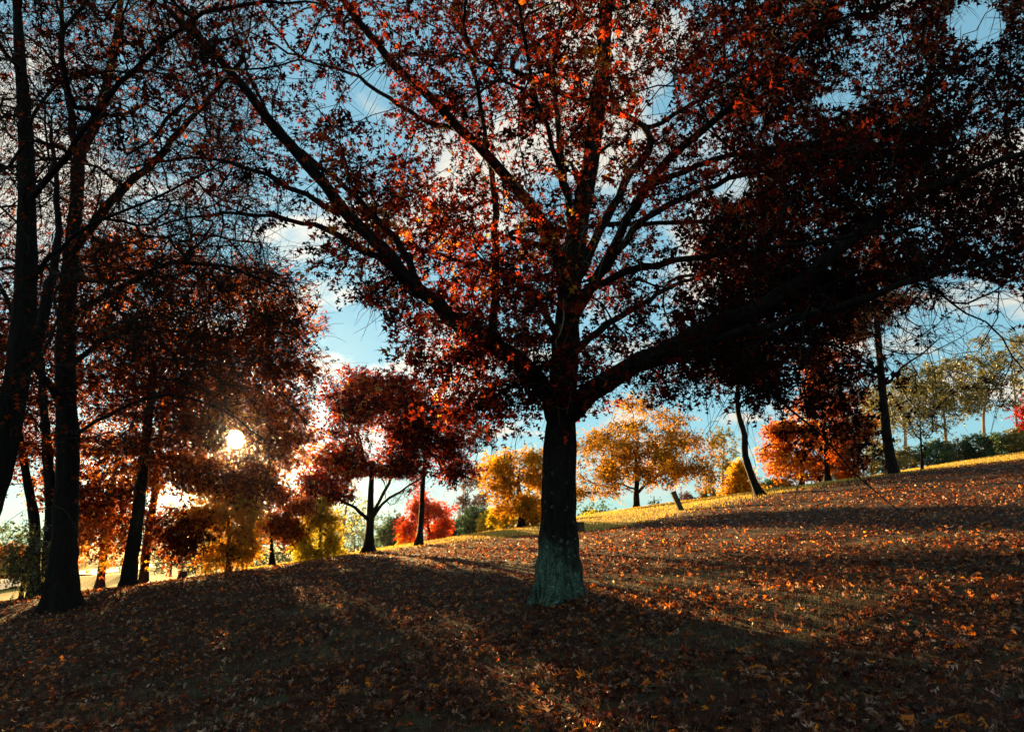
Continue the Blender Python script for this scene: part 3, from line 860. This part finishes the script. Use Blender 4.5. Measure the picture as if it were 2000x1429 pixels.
TREES = [
    # name, label, px, py, Y, trunk path, r, crowns [(px,py,rx,ry,n)], leaf mat, bark, tint, attach
    ('maple_tree', 'gold and orange tree low on the crest just right of the cut stump', 445, 1119, 29.5, [(446, 1090), (447, 1050), (445, 1000)], .10, [(400, 1020, 40, 40, 130), (470, 1010, 45, 40, 140), (440, 960, 50, 40, 120), (425, 1080, 45, 25, 90), (480, 1070, 30, 30, 60), (440, 925, 80, 40, 170)], 'amber', 'bark_red', (.3, 1), .35),
    ('maple_tree', 'small dark forked tree with red leaves on the crest, left of the yellow tree', 531, 1106, 31, [(531, 1085), (530, 1068), (531, 1040)], .11, [(525, 975, 75, 65, 300), (560, 1035, 30, 22, 50)], 'oak_brown', 'bark', (.3, 1), .5),
    ('maple_tree', 'bright yellow low branching tree on the crest left of the big red oak', 624, 1092, 33, [(624, 1070), (626, 1045), (628, 1010)], .10, [(594, 1046, 24, 16, 50), (652, 1048, 22, 15, 50), (606, 1012, 30, 14, 50), (644, 1018, 26, 13, 40), (640, 1076, 28, 9, 34), (598, 1078, 18, 9, 20), (626, 990, 22, 12, 30)], 'yellow', 'bark', (.1, 1), .25),
    ('maple_tree', 'small crimson crown above the bright yellow tree on the crest', 634, 1090, 34, [(634, 1060), (635, 1020), (636, 990)], .06, [(625, 955, 55, 60, 190)], 'crimson', 'bark', (0, .8), .6),
    ('oak_tree', 'red leaved oak with three spreading limbs standing on the crest left of centre', 722, 1076, 30, [(722, 1050), (723, 1020), (724, 970), (728, 900)], .19, [(730, 850, 120, 130, 700), (690, 770, 70, 45, 120), (660, 930, 70, 45, 130), (790, 920, 60, 45, 100)], 'oak_red', 'bark', (.1, .9), .5),
    ('oak_tree', 'slender straight dark oak on the crest right of the three limbed red oak', 819, 1062, 31, [(823, 1010), (825, 960), (830, 900), (835, 820)], .13, [(850, 850, 110, 100, 520), (800, 800, 80, 60, 140)], 'oak_red', 'bark', (0, .75), .5),
    ('maple_tree', 'bright orange red tree low behind the slender oak on the crest', 838, 1058, 46, [(838, 1045), (836, 1030), (835, 1000)], .12, [(808, 1008, 26, 26, 70), (852, 1000, 32, 16, 70), (828, 978, 22, 18, 40), (850, 1042, 22, 14, 40), (795, 1035, 16, 12, 20), (866, 1022, 14, 10, 16)], 'crimson', 'bark', (.4, 1), .2),
    ('maple_tree', 'gold and orange tree with forked dark trunk left of the great oak trunk', 1021, 1031, 38, [(1020, 1010), (1019, 992), (1014, 970), (1012, 930)], .20, [(1005, 930, 80, 70, 330), (960, 930, 40, 35, 60), (1040, 990, 26, 30, 60)], 'amber', 'bark', (.3, 1), .4),
    ('maple_tree', 'broad amber tree standing on bright grass right of the great oak trunk', 1243, 994, 48, [(1243, 975), (1243, 955), (1245, 925), (1240, 880)], .20, [(1255, 845, 100, 70, 420), (1175, 900, 75, 52, 220), (1340, 885, 66, 52, 200), (1165, 955, 56, 16, 80), (1300, 920, 70, 22, 120), (1215, 925, 50, 20, 80), (1375, 930, 30, 20, 40)], 'amber', 'bark', (.0, .8), .4),
    ('maple_tree', 'gold round tree behind the bent trunk on the right', 1440, 968, 52, [(1440, 955), (1441, 940), (1442, 920)], .12, [(1424, 948, 24, 22, 140), (1450, 925, 22, 26, 140), (1464, 950, 18, 18, 80)], 'gold', 'bark', (.2, 1), .15),
    ('maple_tree', 'bright orange red tree with short trunk right of the bent trunk', 1567, 951, 46, [(1567, 935), (1566, 918), (1568, 890), (1570, 850)], .15, [(1515, 868, 36, 40, 190), (1565, 850, 46, 38, 220), (1605, 880, 46, 40, 220), (1560, 912, 66, 26, 220)], 'orange', 'bark', (.1, 1), .4),
    ('maple_tree', 'dark trunked russet tree behind the drooping oak branch on the right', 1617, 945, 41, [(1615, 920), (1613, 880), (1608, 800), (1600, 720)], .17, [(1650, 890, 50, 45, 200), (1610, 800, 60, 60, 150), (1600, 720, 55, 50, 110), (1670, 840, 36, 36, 90)], 'orange', 'bark', (0, .7), .35),
    ('oak_tree', 'bent black trunk curving up into the oak canopy on the right', 1486, 968, 30, [(1470, 935), (1456, 890), (1454, 850), (1444, 815), (1440, 780), (1445, 700)], .16, [(1440, 690, 90, 70, 220)], 'oak_brown', 'bark', (0, .5), .75),
    ('oak_tree', 'tall straight black trunk at right in front of the olive gum trees', 1745, 926, 31, [(1733, 860), (1725, 780), (1718, 700), (1712, 620), (1705, 520)], .21, [(1690, 560, 110, 110, 330), (1650, 740, 60, 60, 60)], 'oak_brown', 'bark', (0, .5), .55),
]
for i, (nm, lab, px, py, Y, path, r, cr, lf, bk, ti, af) in enumerate(TREES):
    b = foot(px, py, Y)
    tg = np.vstack([lobes(c[0], c[1], Y, c[2], c[3], c[4]) for c in cr])
    lb = []
    if 'three spreading' in lab:
        lb = [(limb((723, 1020, 30), (705, 1000, 29.6), (675, 980, 29.2), (640, 965, 29), (600, 950, 28.8)), .08, .02),
              (limb((724, 1020, 30), (745, 985, 30.3), (780, 960, 30.5), (820, 935, 30.7)), .07, .02),
              (limb((724, 1010, 30), (750, 960, 30), (775, 910, 30), (790, 850, 30)), .08, .02)]
    if 'tall straight black' in lab:
        lb = [(limb((1726, 760, 31), (1760, 720, 30.8), (1800, 690, 30.6), (1835, 660, 30.4)), .06, .015),
              (limb((1720, 700, 31), (1690, 770, 31), (1660, 820, 31)), .035, .01),
              (limb((1714, 640, 31), (1740, 600, 31), (1780, 560, 31), (1820, 500, 31)), .07, .02)]
    if 'forked dark trunk' in lab:
        lb = [(limb((1020, 1000, 38), (1030, 975, 38), (1036, 940, 38), (1040, 890, 38)), .11, .03)]
    if 'broad amber' in lab:
        lb = [(limb((1243, 965, 48), (1262, 945, 48), (1285, 930, 48), (1320, 915, 48)), .10, .03),
              (limb((1243, 960, 48), (1215, 945, 48), (1180, 940, 48)), .07, .02)]
    d = Y / F
    build_tree(nm, lab, b, limb(*[(x, y, Y) for x, y in path]), r, r * .4, tg, lf, lb, bark=bk, n_parts=8, attach_from=af, step=.55, tip=.010,
               twigs=5, leaves=5, twig_len=.5 if Y < 36 else .6, leaf_size=.15 if Y < 36 else .18, shape=3, flare=1.6, tint=ti, thin=lambda p: gap_keep(p, .15) if Y < 36 else np.ones(len(p), bool), keep=lambda p: sun_clear(p))

# sapling, gums, far trees
b = foot(1801, 917, 34)
build_tree('young_tree', 'thin young tree with upright bare branches in front of the hedge', b, limb((1800, 895, 34), (1799, 870, 34), (1798, 850, 34), (1797, 825, 34)), .075, .02,
           pe(1795, 800, 34, 62, 62, 190), 'olive', n_parts=10, attach_from=.55, step=.4, tip=.011, twigs=4, leaves=4, twig_len=.6, leaf_size=.12, tint=(.4, 1), sag=-.1, droop=-.3)
GUMS = [(1762, 905, 66, [(1768, 850), (1765, 800), (1760, 760)], [(1745, 770, 60, 40), (1790, 740, 50, 30), (1720, 800, 40, 40)], 'pale gum tree just right of the tall black trunk'),
        (1846, 880, 70, [(1846, 840), (1842, 790), (1838, 730)], [(1845, 720, 40, 22), (1870, 760, 45, 30), (1820, 770, 40, 30)], 'tall thin gum tree with small umbrella crown above the hedge'),
        (1922, 870, 64, [(1921, 830), (1924, 790), (1930, 760)], [(1900, 760, 55, 30), (1960, 770, 60, 40), (1935, 715, 55, 30), (1880, 790, 40, 25)], 'broad gum tree with pale forked trunk above the hedge on the right'),
        (1985, 865, 75, [(1985, 820), (1982, 770), (1975, 710)], [(1950, 680, 60, 30), (1990, 720, 50, 40), (2030, 680, 50, 40)], 'tallest gum tree at the right edge behind the hedge'),
        (1705, 915, 72, [(1704, 860), (1702, 800), (1700, 760)], [(1700, 780, 50, 60), (1690, 850, 50, 40)], 'gum tree seen just left of the tall black trunk'),
        (1412, 960, 80, [(1412, 930), (1413, 890), (1415, 860)], [(1415, 870, 28, 40), (1425, 920, 30, 25)], 'faint thin gum tree far behind left of the bent trunk')]
for px, py, Y, path, cr, lab in GUMS:
    b = foot(px, py, Y)
    tg = np.vstack([pe(c[0], c[1], Y, c[2], c[3], 42) for c in cr])
    build_tree('gum_tree', lab, b, limb(*[(x, y, Y) for x, y in path]), .19, .06, tg, 'olive', bark='bark_pale', twig='twig_pale', n_parts=8, attach_from=.25, step=.8, tip=.016,
               twigs=5, leaves=6, twig_len=.7, leaf_size=.26, flare=1.2, tint=(.1, 1), group='gum trees behind the hedge')


def shrub(name, label, px, py, Y, rx, ry, n, mat, group=None, tint=(0, 1), size=.16):
    b = foot(px, py, Y)
    s = Y / F
    tg = ell(b + np.array([0, 0, ry * s * .95]), (rx * s, rx * s * .9, ry * s), n, .55)
    tg = tg[tg[:, 2] > b[2] + .15]
    return build_tree(name, label, b, np.array([b + [0, 0, ry * s * .4], b + [0.05, 0, ry * s * .8]]), .06, .04, tg, mat, n_parts=3, attach_from=.1, step=.5, tip=.006, twigs=5, leaves=6,
                      twig_len=max(.3, ry * s * .28), leaf_size=size, tint=tint, group=group, cat='shrub', flare=1.2)


HG = 'hedge of shrubs along the top of the grass'
for k, (px, py, rx, ry, mt, lab, ti) in enumerate([
        (1725, 925, 34, 30, 'olive', 'olive shrub at the left end of the hedge by the black trunk', (0, .8)),
        (1772, 917, 34, 26, 'olive', 'yellowish shrub in the hedge left of the thin young tree', (.3, 1)),
        (1830, 910, 32, 27, 'green', 'dark shrub in the hedge just right of the thin young tree', (0, .9)),
        (1872, 905, 30, 28, 'olive', 'mid hedge shrub between two darker shrubs', (.2, 1)),
        (1915, 899, 32, 30, 'green', 'darkest shrub in the hedge below the broad gum tree', (0, .6)),
        (1958, 894, 32, 28, 'green', 'shrub in the hedge near the right edge, beside the darkest one', (0, .9)),
        (2000, 889, 30, 34, 'olive', 'yellow green shrub at the right edge ending the hedge', (.3, 1))]):
    shrub('hedge_shrub', lab, px, py, 54 + (k % 2), rx, ry, 150, mt, HG, ti)
b = foot(2010, 885, 50)
build_tree('maple_tree', 'crimson tree cut off by the right edge above the hedge', b, limb((2010, 850, 50), (2012, 820, 50)), .12, .06, lobes(2015, 800, 50, 34, 46, 130), 'crimson', n_parts=4, attach_from=.4, step=.6, tip=.008, leaf_size=.18, tint=(0, .6))
shrub('shrub', 'dark red shrub beside the leaning post', 1348, 985, 62, 22, 22, 120, 'plum')
shrub('shrub', 'olive shrub with yellow leaves right of the leaning post', 1388, 977, 60, 20, 22, 120, 'olive', None, (.4, 1))
shrub('shrub', 'dark shrub in shade under the orange red tree on the right', 1640, 936, 56, 40, 16, 120, 'green', None, (0, .6))
shrub('shrub', 'low dark shrub between the gold tree and the orange red tree', 1520, 958, 56, 34, 16, 110, 'green', None, (0, .8))
shrub('shrub', 'round dark green shrub seen right behind the great oak trunk', 1165, 1003, 62, 44, 24, 190, 'green', None, (0, .5))
shrub('shrub', 'little yellow green bush before the round dark shrub behind the great oak', 1152, 1005, 56, 14, 13, 60, 'yellow', None, (.5, 1))
shrub('shrub', 'gold shrub below the forked gold tree left of the great oak', 985, 1038, 42, 30, 22, 110, 'yellow', None, (0, 1))
shrub('shrub', 'red orange shrub tucked against the left of the great oak trunk', 1046, 1027, 44, 16, 20, 80, 'orange')
shrub('shrub', 'yellow green shrub on the crest below the slender oak', 795, 1062, 50, 20, 16, 70, 'yellow', None, (.3, 1))


def conifer(name, label, px, py, Y, hpx, wpx, mat, tiers, dens, tint=(0, 1), size=.3):
    b = foot(px, py, Y)
    s = Y / F; H = hpx * s; W = wpx * s
    tg = []
    for i in range(tiers):
        f = .12 + .86 * i / tiers
        n = max(3, int(dens * (1 - f)) + 2)
        for q in range(n):
            a_ = rng.uniform(0, 6.28); rr = W * (1 - f) * rng.uniform(.75, 1.05) + .1
            tg.append(b + np.array([math.cos(a_) * rr, math.sin(a_) * rr, H * f + rng.normal() * H * .008]))
            if rr > 1: tg.append(b + np.array([math.cos(a_) * rr * .55, math.sin(a_) * rr * .55, H * f]))
    return build_tree(name, label, b, np.array([b + [0, 0, H * .5], b + [0, 0, H]]), .16, .03, np.array(tg), mat, n_parts=5, attach_from=.08, step=.8, tip=.01, twigs=6, leaves=6, twig_len=.6,
                      leaf_size=size, tint=tint, flare=1.2, sag=.05)


conifer('conifer', 'open branched conifer with level tiers beside the broad amber tree', 1278, 984, 70, 70, 24, 'green', 8, 4, (0, .6), .16)
conifer('conifer', 'thin open conifer on the skyline right of the three limbed oak', 752, 1072, 75, 70, 20, 'green', 8, 4, (0, .5), .16)
conifer('conifer', 'dark green pointed conifer behind the bright orange red tree', 886, 1070, 70, 105, 36, 'green', 12, 12, (0, .6))

FAR = [(930, 1062, 78, 32, 34, 'green', 'rounded green tree right of the pointed conifer'), (925, 1060, 100, 34, 70, 'plum', 'plum grey crown rising behind the rounded green tree'),
       (865, 1070, 64, 24, 22, 'green', 'low green tree between the orange red tree and the conifer'), (775, 1085, 66, 34, 34, 'green', 'dark green tree left behind the orange red tree'),
       (960, 1055, 74, 24, 26, 'yellow', 'pale yellow tree between the rounded green tree and the gold tree'),
       (575, 1135, 95, 34, 60, 'green', 'dark green tree between the forked red tree and the yellow tree'), (490, 1145, 100, 44, 66, 'green', 'dark green tree behind the gold and orange tree'),
       (400, 1150, 100, 44, 60, 'green', 'dark green tree behind the cut stump'), (330, 1150, 105, 44, 60, 'green', 'dark green tree furthest left in the far row'),
       (690, 1110, 150, 30, 50, 'green', 'hazy green tree far off left of the three limbed oak'), (640, 1110, 140, 34, 55, 'green', 'hazy green tree far off behind the yellow tree'),
       (735, 1105, 160, 28, 44, 'green', 'hazy green tree far off right behind the three limbed oak'),
       (10, 1146, 75, 26, 32, 'orange', 'small orange tree on the field at the left edge')]
for px, py, Y, rx, ry, mt, lab in FAR:
    b = foot(px, py, Y)
    c = P(px, py - ry * 1.15, Y)
    s = Y / F
    tg = ell((b[0], b[1], max(b[2] + ry * s * 1.0, c[2])), (rx * s, rx * s, ry * s), 170, .4)
    tg = tg[tg[:, 2] > b[2] + .5]
    build_tree('far_tree', lab, b, np.array([b + [0, 0, 1.2], [b[0], b[1], c[2]]]), .2, .08, tg, mt, n_parts=3, attach_from=.2, step=.9, tip=.01, twigs=5, leaves=6, twig_len=.09 * rx * s + .5,
               leaf_size=.30, tint=(.0, .8), flare=1.3)
b = foot(664, 1090, 60)
build_tree('bare_tree', 'pale bare trunked tree in the haze right of the yellow tree', b, limb((668, 1050, 60), (673, 1010, 60), (678, 980, 60)), .16, .08, pe(680, 985, 60, 32, 55, 90), 'yellow', bark='bark_pale', twig='twig_pale', n_parts=8, attach_from=.2,
           step=.6, tip=.01, twigs=4, leaves=1, twig_len=.7, leaf_size=.18)

# ------------------------------------------------------------------ dead hanging twigs
def hanging(root, name, n, px, py, sx, sy, Y0, Y1, l0, l1, mat, r=.006):
    bp_ = np.array(root.location)
    tb = Tubes()
    for q in range(n):
        p = P(rng.normal(px, sx), rng.normal(py, sy), rng.uniform(Y0, Y1))
        d = rand_unit(1)[0] * .7 + np.array([0, 0, .25]); pts = [p]
        L = rng.uniform(l0, l1); k = 8
        for j in range(k):
            d = d + rand_unit(1)[0] * .33 + np.array([0, 0, -.30]); d /= np.linalg.norm(d)
            pts.append(pts[-1] + d * L / k)
        tb.add(np.array(pts) - bp_, r * rng.uniform(.5, 1.2) * np.linspace(1, .3, k + 1), 4)
    tag(tb.build(name, M[mat], root), kind='stuff')


hanging(great_oak, 'dead_twigs', 75, 1140, 300, 75, 130, 9.6, 10.8, .5, 1.5, 'twig_pale')
hanging(great_oak, 'dead_twigs', 18, 1080, 640, 60, 80, 10.0, 10.5, .4, 1.1, 'twig_pale')
hanging(great_oak, 'hanging_twigs', 46, 1810, 600, 110, 60, 9.2, 10.2, .8, 2.0, 'twig')
hanging(great_oak, 'hanging_twigs', 40, 1420, 770, 60, 30, 9.6, 11.0, .6, 1.3, 'twig')
hanging(great_oak, 'hanging_twigs', 30, 930, 850, 70, 30, 9.8, 11.0, .5, 1.2, 'twig')
hanging(great_oak, 'hanging_twigs', 36, 1640, 860, 60, 50, 9.5, 9.9, .4, 1.0, 'twig')
tb = Tubes(); q = resample(limb((1056, 158, 9.2), (1068, 150, 9.15), (1090, 147, 9.1), (1115, 152, 9.15), (1140, 172, 9.2), (1165, 190, 9.3), (1200, 200, 9.4)), .06) - mb
tb.add(q, np.linspace(.022, .006, len(q)), 8); tb.build('dead_branch', M['twig_pale'], great_oak)
tb = Tubes(); q = resample(limb((1100, 585, 10.2), (1101, 620, 10.15), (1094, 650, 10.1), (1085, 668, 10.1), (1092, 690, 10.1)), .06) - mb
tb.add(q, np.linspace(.016, .006, len(q)), 8); tb.build('dead_branch', M['twig_pale'], great_oak)
hanging(near_oak, 'dead_twigs', 26, 240, 860, 90, 60, 8.4, 9.4, .4, 1.4, 'twig_olive', .0045)

# ------------------------------------------------------------------ road in the valley
ctr = resample(np.array([[-70., 30, 0], [-46, 42, 0], [-37, 56, 0], [-45, 80, 0], [-62, 110, 0], [-70, 150, 0]]), 2.0)
tg_ = np.gradient(ctr, axis=0); nr = np.stack([-tg_[:, 1], tg_[:, 0], 0 * tg_[:, 0]], -1); nr /= np.linalg.norm(nr, axis=1)[:, None]
offs = np.linspace(-3.2, 3.2, 7)
RV = (ctr[:, None, :] + nr[:, None, :] * offs[None, :, None]).reshape(-1, 3)
RV[:, 2] = G(RV[:, 0], RV[:, 1]) + .12
k_ = len(ctr); i_ = (np.arange(k_ - 1)[:, None] * 7 + np.arange(6)[None]).ravel()
me = mesh_np('road', RV, np.stack([i_, i_ + 1, i_ + 8, i_ + 7], -1), np.full(len(i_), 4), True)
m, n, l, out = new_mat('worn_asphalt')
nz = nd(n, 'ShaderNodeTexNoise', in_Scale=3.0, in_Detail=8.0)
bs = n.new('ShaderNodeBsdfPrincipled'); bs.inputs['Roughness'].default_value = .7
l.new(ramp(n, l, nz.outputs[0], [(.3, (.10, .10, .10)), (.7, (.18, .18, .18))]), bs.inputs['Base Color']); l.new(bs.outputs[0], out.inputs[0])
tag(link('road', me, m), kind='structure')

# ------------------------------------------------------------------ the far wood that closes the view
az = np.radians(rng.uniform(-62, 62, 1000)); dist = rng.uniform(200, 270, 1000)
fx, fy = np.sin(az) * dist, np.cos(az) * dist
top_ = 9 + 3 * np.sin(az * 23) + 2 * np.sin(az * 61 + 1) + rng.normal(0, .8, 1000)
fz = G(fx, fy) + top_ * np.sqrt(rng.uniform(0, 1, 1000))
fp = np.repeat(np.stack([fx, fy, fz], -1), 16, 0) + rng.normal(size=(1000 * 16, 3)) * np.array([1.4, 1.4, 1.0])
fm = leaves_mesh('far_wood', fp, rand_unit(len(fp)), rng.uniform(.7, 1.4, len(fp)), np.clip(np.repeat(rng.uniform(0, .8, 1000), 16) + rng.normal(0, .1, len(fp)), 0, 1), 3)
tag(link('far_wood', fm, M['green']), 'far-off dark green wood closing the valley', 'wood', kind='stuff')

# twigs fallen among the leaves
for q in range(12):
    p = P(rng.uniform(60, 1950), rng.uniform(1215, 1400), 8.0)
    d_ = p - np.array([0, 0, EYE]); t_ = 1.0
    for _ in range(12):
        h_ = EYE + d_[2] * t_ - Gs(d_[0] * t_, d_[1] * t_)
        t_ += h_ / max(.05, -d_[2])* .6
    x0, y0 = d_[0] * t_, d_[1] * t_
    an = rng.uniform(0, 6.28); L_ = rng.uniform(.2, .7)
    xs = x0 + np.cos(an) * np.linspace(0, L_, 6) + rng.normal(0, .012, 6); ys = y0 + np.sin(an) * np.linspace(0, L_, 6) + rng.normal(0, .012, 6)
    tb = Tubes(); tb.add(np.stack([xs, ys, G(xs, ys) + .05 + rng.normal(0, .006, 6)], -1), np.linspace(.008, .003, 6), 5)
    tb.build('fallen_twig', M['twig_olive'], ground)

# ------------------------------------------------------------------ post, stumps
def post_mesh(w, d, h, mat, name, parent, top_cut=.0):
    V = [(-w / 2, -d / 2, 0), (w / 2, -d / 2, 0), (w / 2, d / 2, 0), (-w / 2, d / 2, 0)]
    c = .06 * w
    import bmesh
    bm = bmesh.new()
    bmesh.ops.create_cube(bm, size=1)
    for v in bm.verts:
        v.co.x *= w; v.co.y *= d; v.co.z = (v.co.z + .5) * h
        if v.co.z > h * .5: v.co.z += top_cut * v.co.x
    bmesh.ops.subdivide_edges(bm, edges=[e for e in bm.edges if abs(e.verts[0].co.z - e.verts[1].co.z) > h * .5], cuts=6)
    for v in bm.verts:
        v.co.x += random.uniform(-1, 1) * .03 * w; v.co.y += random.uniform(-1, 1) * .03 * d
    bmesh.ops.bevel(bm, geom=list(bm.edges), offset=.03 * w, segments=1, affect='EDGES')
    me = bpy.data.meshes.new(name); bm.to_mesh(me); bm.free()
    return link(name, me, mat, parent)


b = foot(1331, 993, 30)
pr = empty('leaning_post', b - np.array([0, 0, .05])); tag(pr, 'dark wooden post leaning left on the crest right of centre', 'post')
pr.rotation_euler = (0, math.radians(-22), 0)
post_mesh(.20, .20, .80, M['wood'], 'post_shaft', pr, .1)
o = post_mesh(.215, .215, .03, M['wood'], 'post_cap', pr); o.location = (0, 0, .80)


def stump(label, px, py, Y, r, h):
    b = foot(px, py, Y)
    root = empty('tree_stump', b); tag(root, label, 'stump')
    tb = Tubes(); hs = np.linspace(-.06, h, 7)
    pts = np.stack([np.zeros(7), np.zeros(7), hs], -1)
    tb.add(pts, r * (1 + .35 * np.exp(-np.maximum(hs, 0) / .1)), 18, lambda p_, th: 1 + .05 * np.sin(5 * th + 1)[None] + .04 * np.sin(9 * th)[None] + 0 * p_[:, :1])
    tb.build('stump_side', M['wood'], root)
    import bmesh
    bm = bmesh.new(); bmesh.ops.create_circle(bm, cap_ends=True, segments=18, radius=r * 1.03)
    for v in bm.verts: v.co.z = h - .005 + .04 * v.co.x
    me = bpy.data.meshes.new('cut_face'); bm.to_mesh(me); bm.free(); link('cut_face', me, M['twig_pale'], root)


stump('dark cut stump on the crest at left', 356, 1132, 26.5, .14, .30)
stump('dark cut stump half hidden right behind the great oak trunk', 1131, 1018, 29, .19, .40)

# ------------------------------------------------------------------ leaf litter and grass
def litter_points(n, ymin, ymax, xl, xr):
    y = rng.uniform(ymin, ymax, n); x = rng.uniform(0, 1, n)
    x = (xl * y - 4.5) + x * ((xr - xl) * y + 9)
    return x, y


def scatter(dens, y0, y1):
    area = (1.5 * (y0 + y1) / 2 + 9) * (y1 - y0)
    n = int(area * dens)
    x, y = litter_points(n, y0, y1, -.75, .75)
    k = rng.uniform(0, 1, n) < np.maximum(np.clip((litter_edge(x) - y) / 4.5 + .5, 0, 1), np.clip(.12 - (y - litter_edge(x)) * .006, 0, .12))
    # thinner patches where the turf shows
    pt = np.sin(x * 1.1 + 2 * np.sin(y * .5)) + np.sin(y * 1.7 + 1.3 * np.sin(x * .8))
    dr = np.sin(x * 3.1 + 1.7 * np.sin(y * 2.3)) * np.sin(y * 3.7 + 1.1 * np.sin(x * 1.9))
    k &= rng.uniform(0, 1, n) < np.where(pt > 1.2, .25, np.clip(.72 + .45 * dr, .25, 1))
    return x[k], y[k]


def ground_normal(x, y):
    e = .2
    dx = (G(x + e, y) - G(x - e, y)) / (2 * e); dy = (G(x, y + e) - G(x, y - e)) / (2 * e)
    nn = np.stack([-dx, -dy, np.ones_like(dx)], -1)
    return nn / np.linalg.norm(nn, axis=1)[:, None]


X, Yp = [], []
for d_, y0, y1 in ((560, 1.6, 6), (430, 6, 10), (260, 10, 16), (130, 16, 24), (60, 24, 50)):
    x, y = scatter(d_, y0, y1); X.append(x); Yp.append(y)
X = np.concatenate(X); Yp = np.concatenate(Yp)
N = len(X)
Zp = G(X, Yp)
nn = ground_normal(X, Yp)
tilt = nn + rand_unit(N) * rng.uniform(.15, .9, N)[:, None]
tilt /= np.linalg.norm(tilt, axis=1)[:, None]
hd = np.cross(tilt, rand_unit(N)); hd /= np.linalg.norm(hd, axis=1)[:, None]
sz = (.032 + .085 * rng.beta(1.5, 2.6, N)) * np.where(Yp > 16, 1.25, 1.0)
pos = np.stack([X, Yp, Zp], -1) + nn * rng.uniform(.012, .05, N)[:, None] - hd * sz[:, None] * .5
tv = np.clip(.0 + rng.beta(1.5, 1.6, N) * .8 + np.where(rng.uniform(0, 1, N) < .30, rng.uniform(.15, .40, N), 0), 0, .96)
qx, qy = proj(pos)
score = np.where((qx > 10) & (qx < 1990) & (qy < 1415), sz / np.hypot(pos[:, 1], pos[:, 0]), 0)
top = np.argsort(-score)[:300]
mask = np.ones(N, bool); mask[top] = False
kinds = []
for q in range(48):
    me = leaves_mesh('leaf', np.zeros((1, 3)), np.array([[0, 1., 0]]), np.array([1.]), np.array([((q % 12) + .5) / 12]), 7, np.array([[0, 0, 1.]]), .85)
    me.materials.append(M['litter']); kinds.append(me)
from mathutils import Matrix
for i in top:
    q = min(int(tv[i] * 12), 11) + 12 * random.randrange(4)
    o = bpy.data.objects.new('leaf', kinds[q]); COL.objects.link(o); o.parent = ground
    yv = Vector(hd[i]); zv = Vector(tilt[i]); xv = yv.cross(zv).normalized(); zv = xv.cross(yv)
    o.matrix_world = Matrix.Translation(Vector(pos[i])) @ Matrix((xv, yv, zv)).transposed().to_4x4() @ Matrix.Scale(float(sz[i]), 4)
for far_, lab in ((False, 'thick brown and red oak leaf litter on the near slope'), (True, 'leaf litter on the farther slope towards the crest')):
    mk = mask & ((Yp > 13) == far_)
    lm = leaves_mesh('fallen_leaves', pos[mk], hd[mk], sz[mk], tv[mk], 3 if far_ else 7, tilt[mk], .85)
    tag(link('fallen_leaves', lm, M['litter']), lab, 'leaf litter', kind='stuff')

# short dry grass between the leaves
n_ = 60000
y = rng.uniform(2.6, 13, n_) ** 1.0; x = rng.uniform(-.75, .75, n_) * (y + 2)
pt = np.sin(x * 1.1 + 2 * np.sin(y * .5)) + np.sin(y * 1.7 + 1.3 * np.sin(x * .8))
k = (pt > .7) | (rng.uniform(0, 1, n_) < .22)
x, y = x[k], y[k]; n_ = len(x)
bz = G(x, y)
hh = rng.uniform(.03, .085, n_); dirr = rand_unit(n_) * .55 + np.array([0, 0, 1.]); dirr /= np.linalg.norm(dirr, axis=1)[:, None]
sd = np.cross(dirr, rand_unit(n_)); sd /= np.linalg.norm(sd, axis=1)[:, None]
p0 = np.stack([x, y, bz - .005], -1)
V = np.stack([p0 - sd * .0025, p0 + sd * .0025, p0 + dirr * hh[:, None]], 1).reshape(-1, 3)
me = mesh_np('grass', V, np.arange(n_ * 3), np.full(n_, 3), False, rng.uniform(0, 1, n_))
tag(link('grass', me, M['grass_blade']), 'short dry grass showing between the fallen leaves', 'grass', kind='stuff')

# mown dry grass beyond the leaves, its blades catching the low sun
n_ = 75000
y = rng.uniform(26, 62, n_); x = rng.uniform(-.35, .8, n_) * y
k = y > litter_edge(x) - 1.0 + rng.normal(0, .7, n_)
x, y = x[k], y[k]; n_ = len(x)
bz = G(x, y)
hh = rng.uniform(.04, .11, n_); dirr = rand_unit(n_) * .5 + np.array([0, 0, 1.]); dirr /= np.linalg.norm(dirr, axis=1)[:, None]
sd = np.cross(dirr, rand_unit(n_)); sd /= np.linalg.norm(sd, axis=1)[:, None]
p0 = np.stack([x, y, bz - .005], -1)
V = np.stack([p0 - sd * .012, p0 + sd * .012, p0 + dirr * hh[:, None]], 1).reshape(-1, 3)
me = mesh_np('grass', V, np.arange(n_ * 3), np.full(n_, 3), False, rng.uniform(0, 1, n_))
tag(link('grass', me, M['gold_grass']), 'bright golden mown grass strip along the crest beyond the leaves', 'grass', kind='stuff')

# ------------------------------------------------------------------ air
HAZE = 0.00006
if HAZE > 0:
    import bmesh
    bm = bmesh.new(); bmesh.ops.create_cube(bm, size=1)
    for v in bm.verts:
        v.co.x *= 640; v.co.y = v.co.y * 380 + 120; v.co.z = v.co.z * 34 + 7
    me = bpy.data.meshes.new('haze'); bm.to_mesh(me); bm.free()
    m, n, l, out = new_mat('evening_haze')
    pv = n.new('ShaderNodeVolumePrincipled')
    pv.inputs['Color'].default_value = (.95, .95, .95, 1)
    pv.inputs['Density'].default_value = HAZE
    pv.inputs['Anisotropy'].default_value = .95
    l.new(pv.outputs[0], out.inputs['Volume'])
    o = link('haze', me, m); tag(o, 'thin evening haze over the valley and slope', 'haze', kind='stuff')
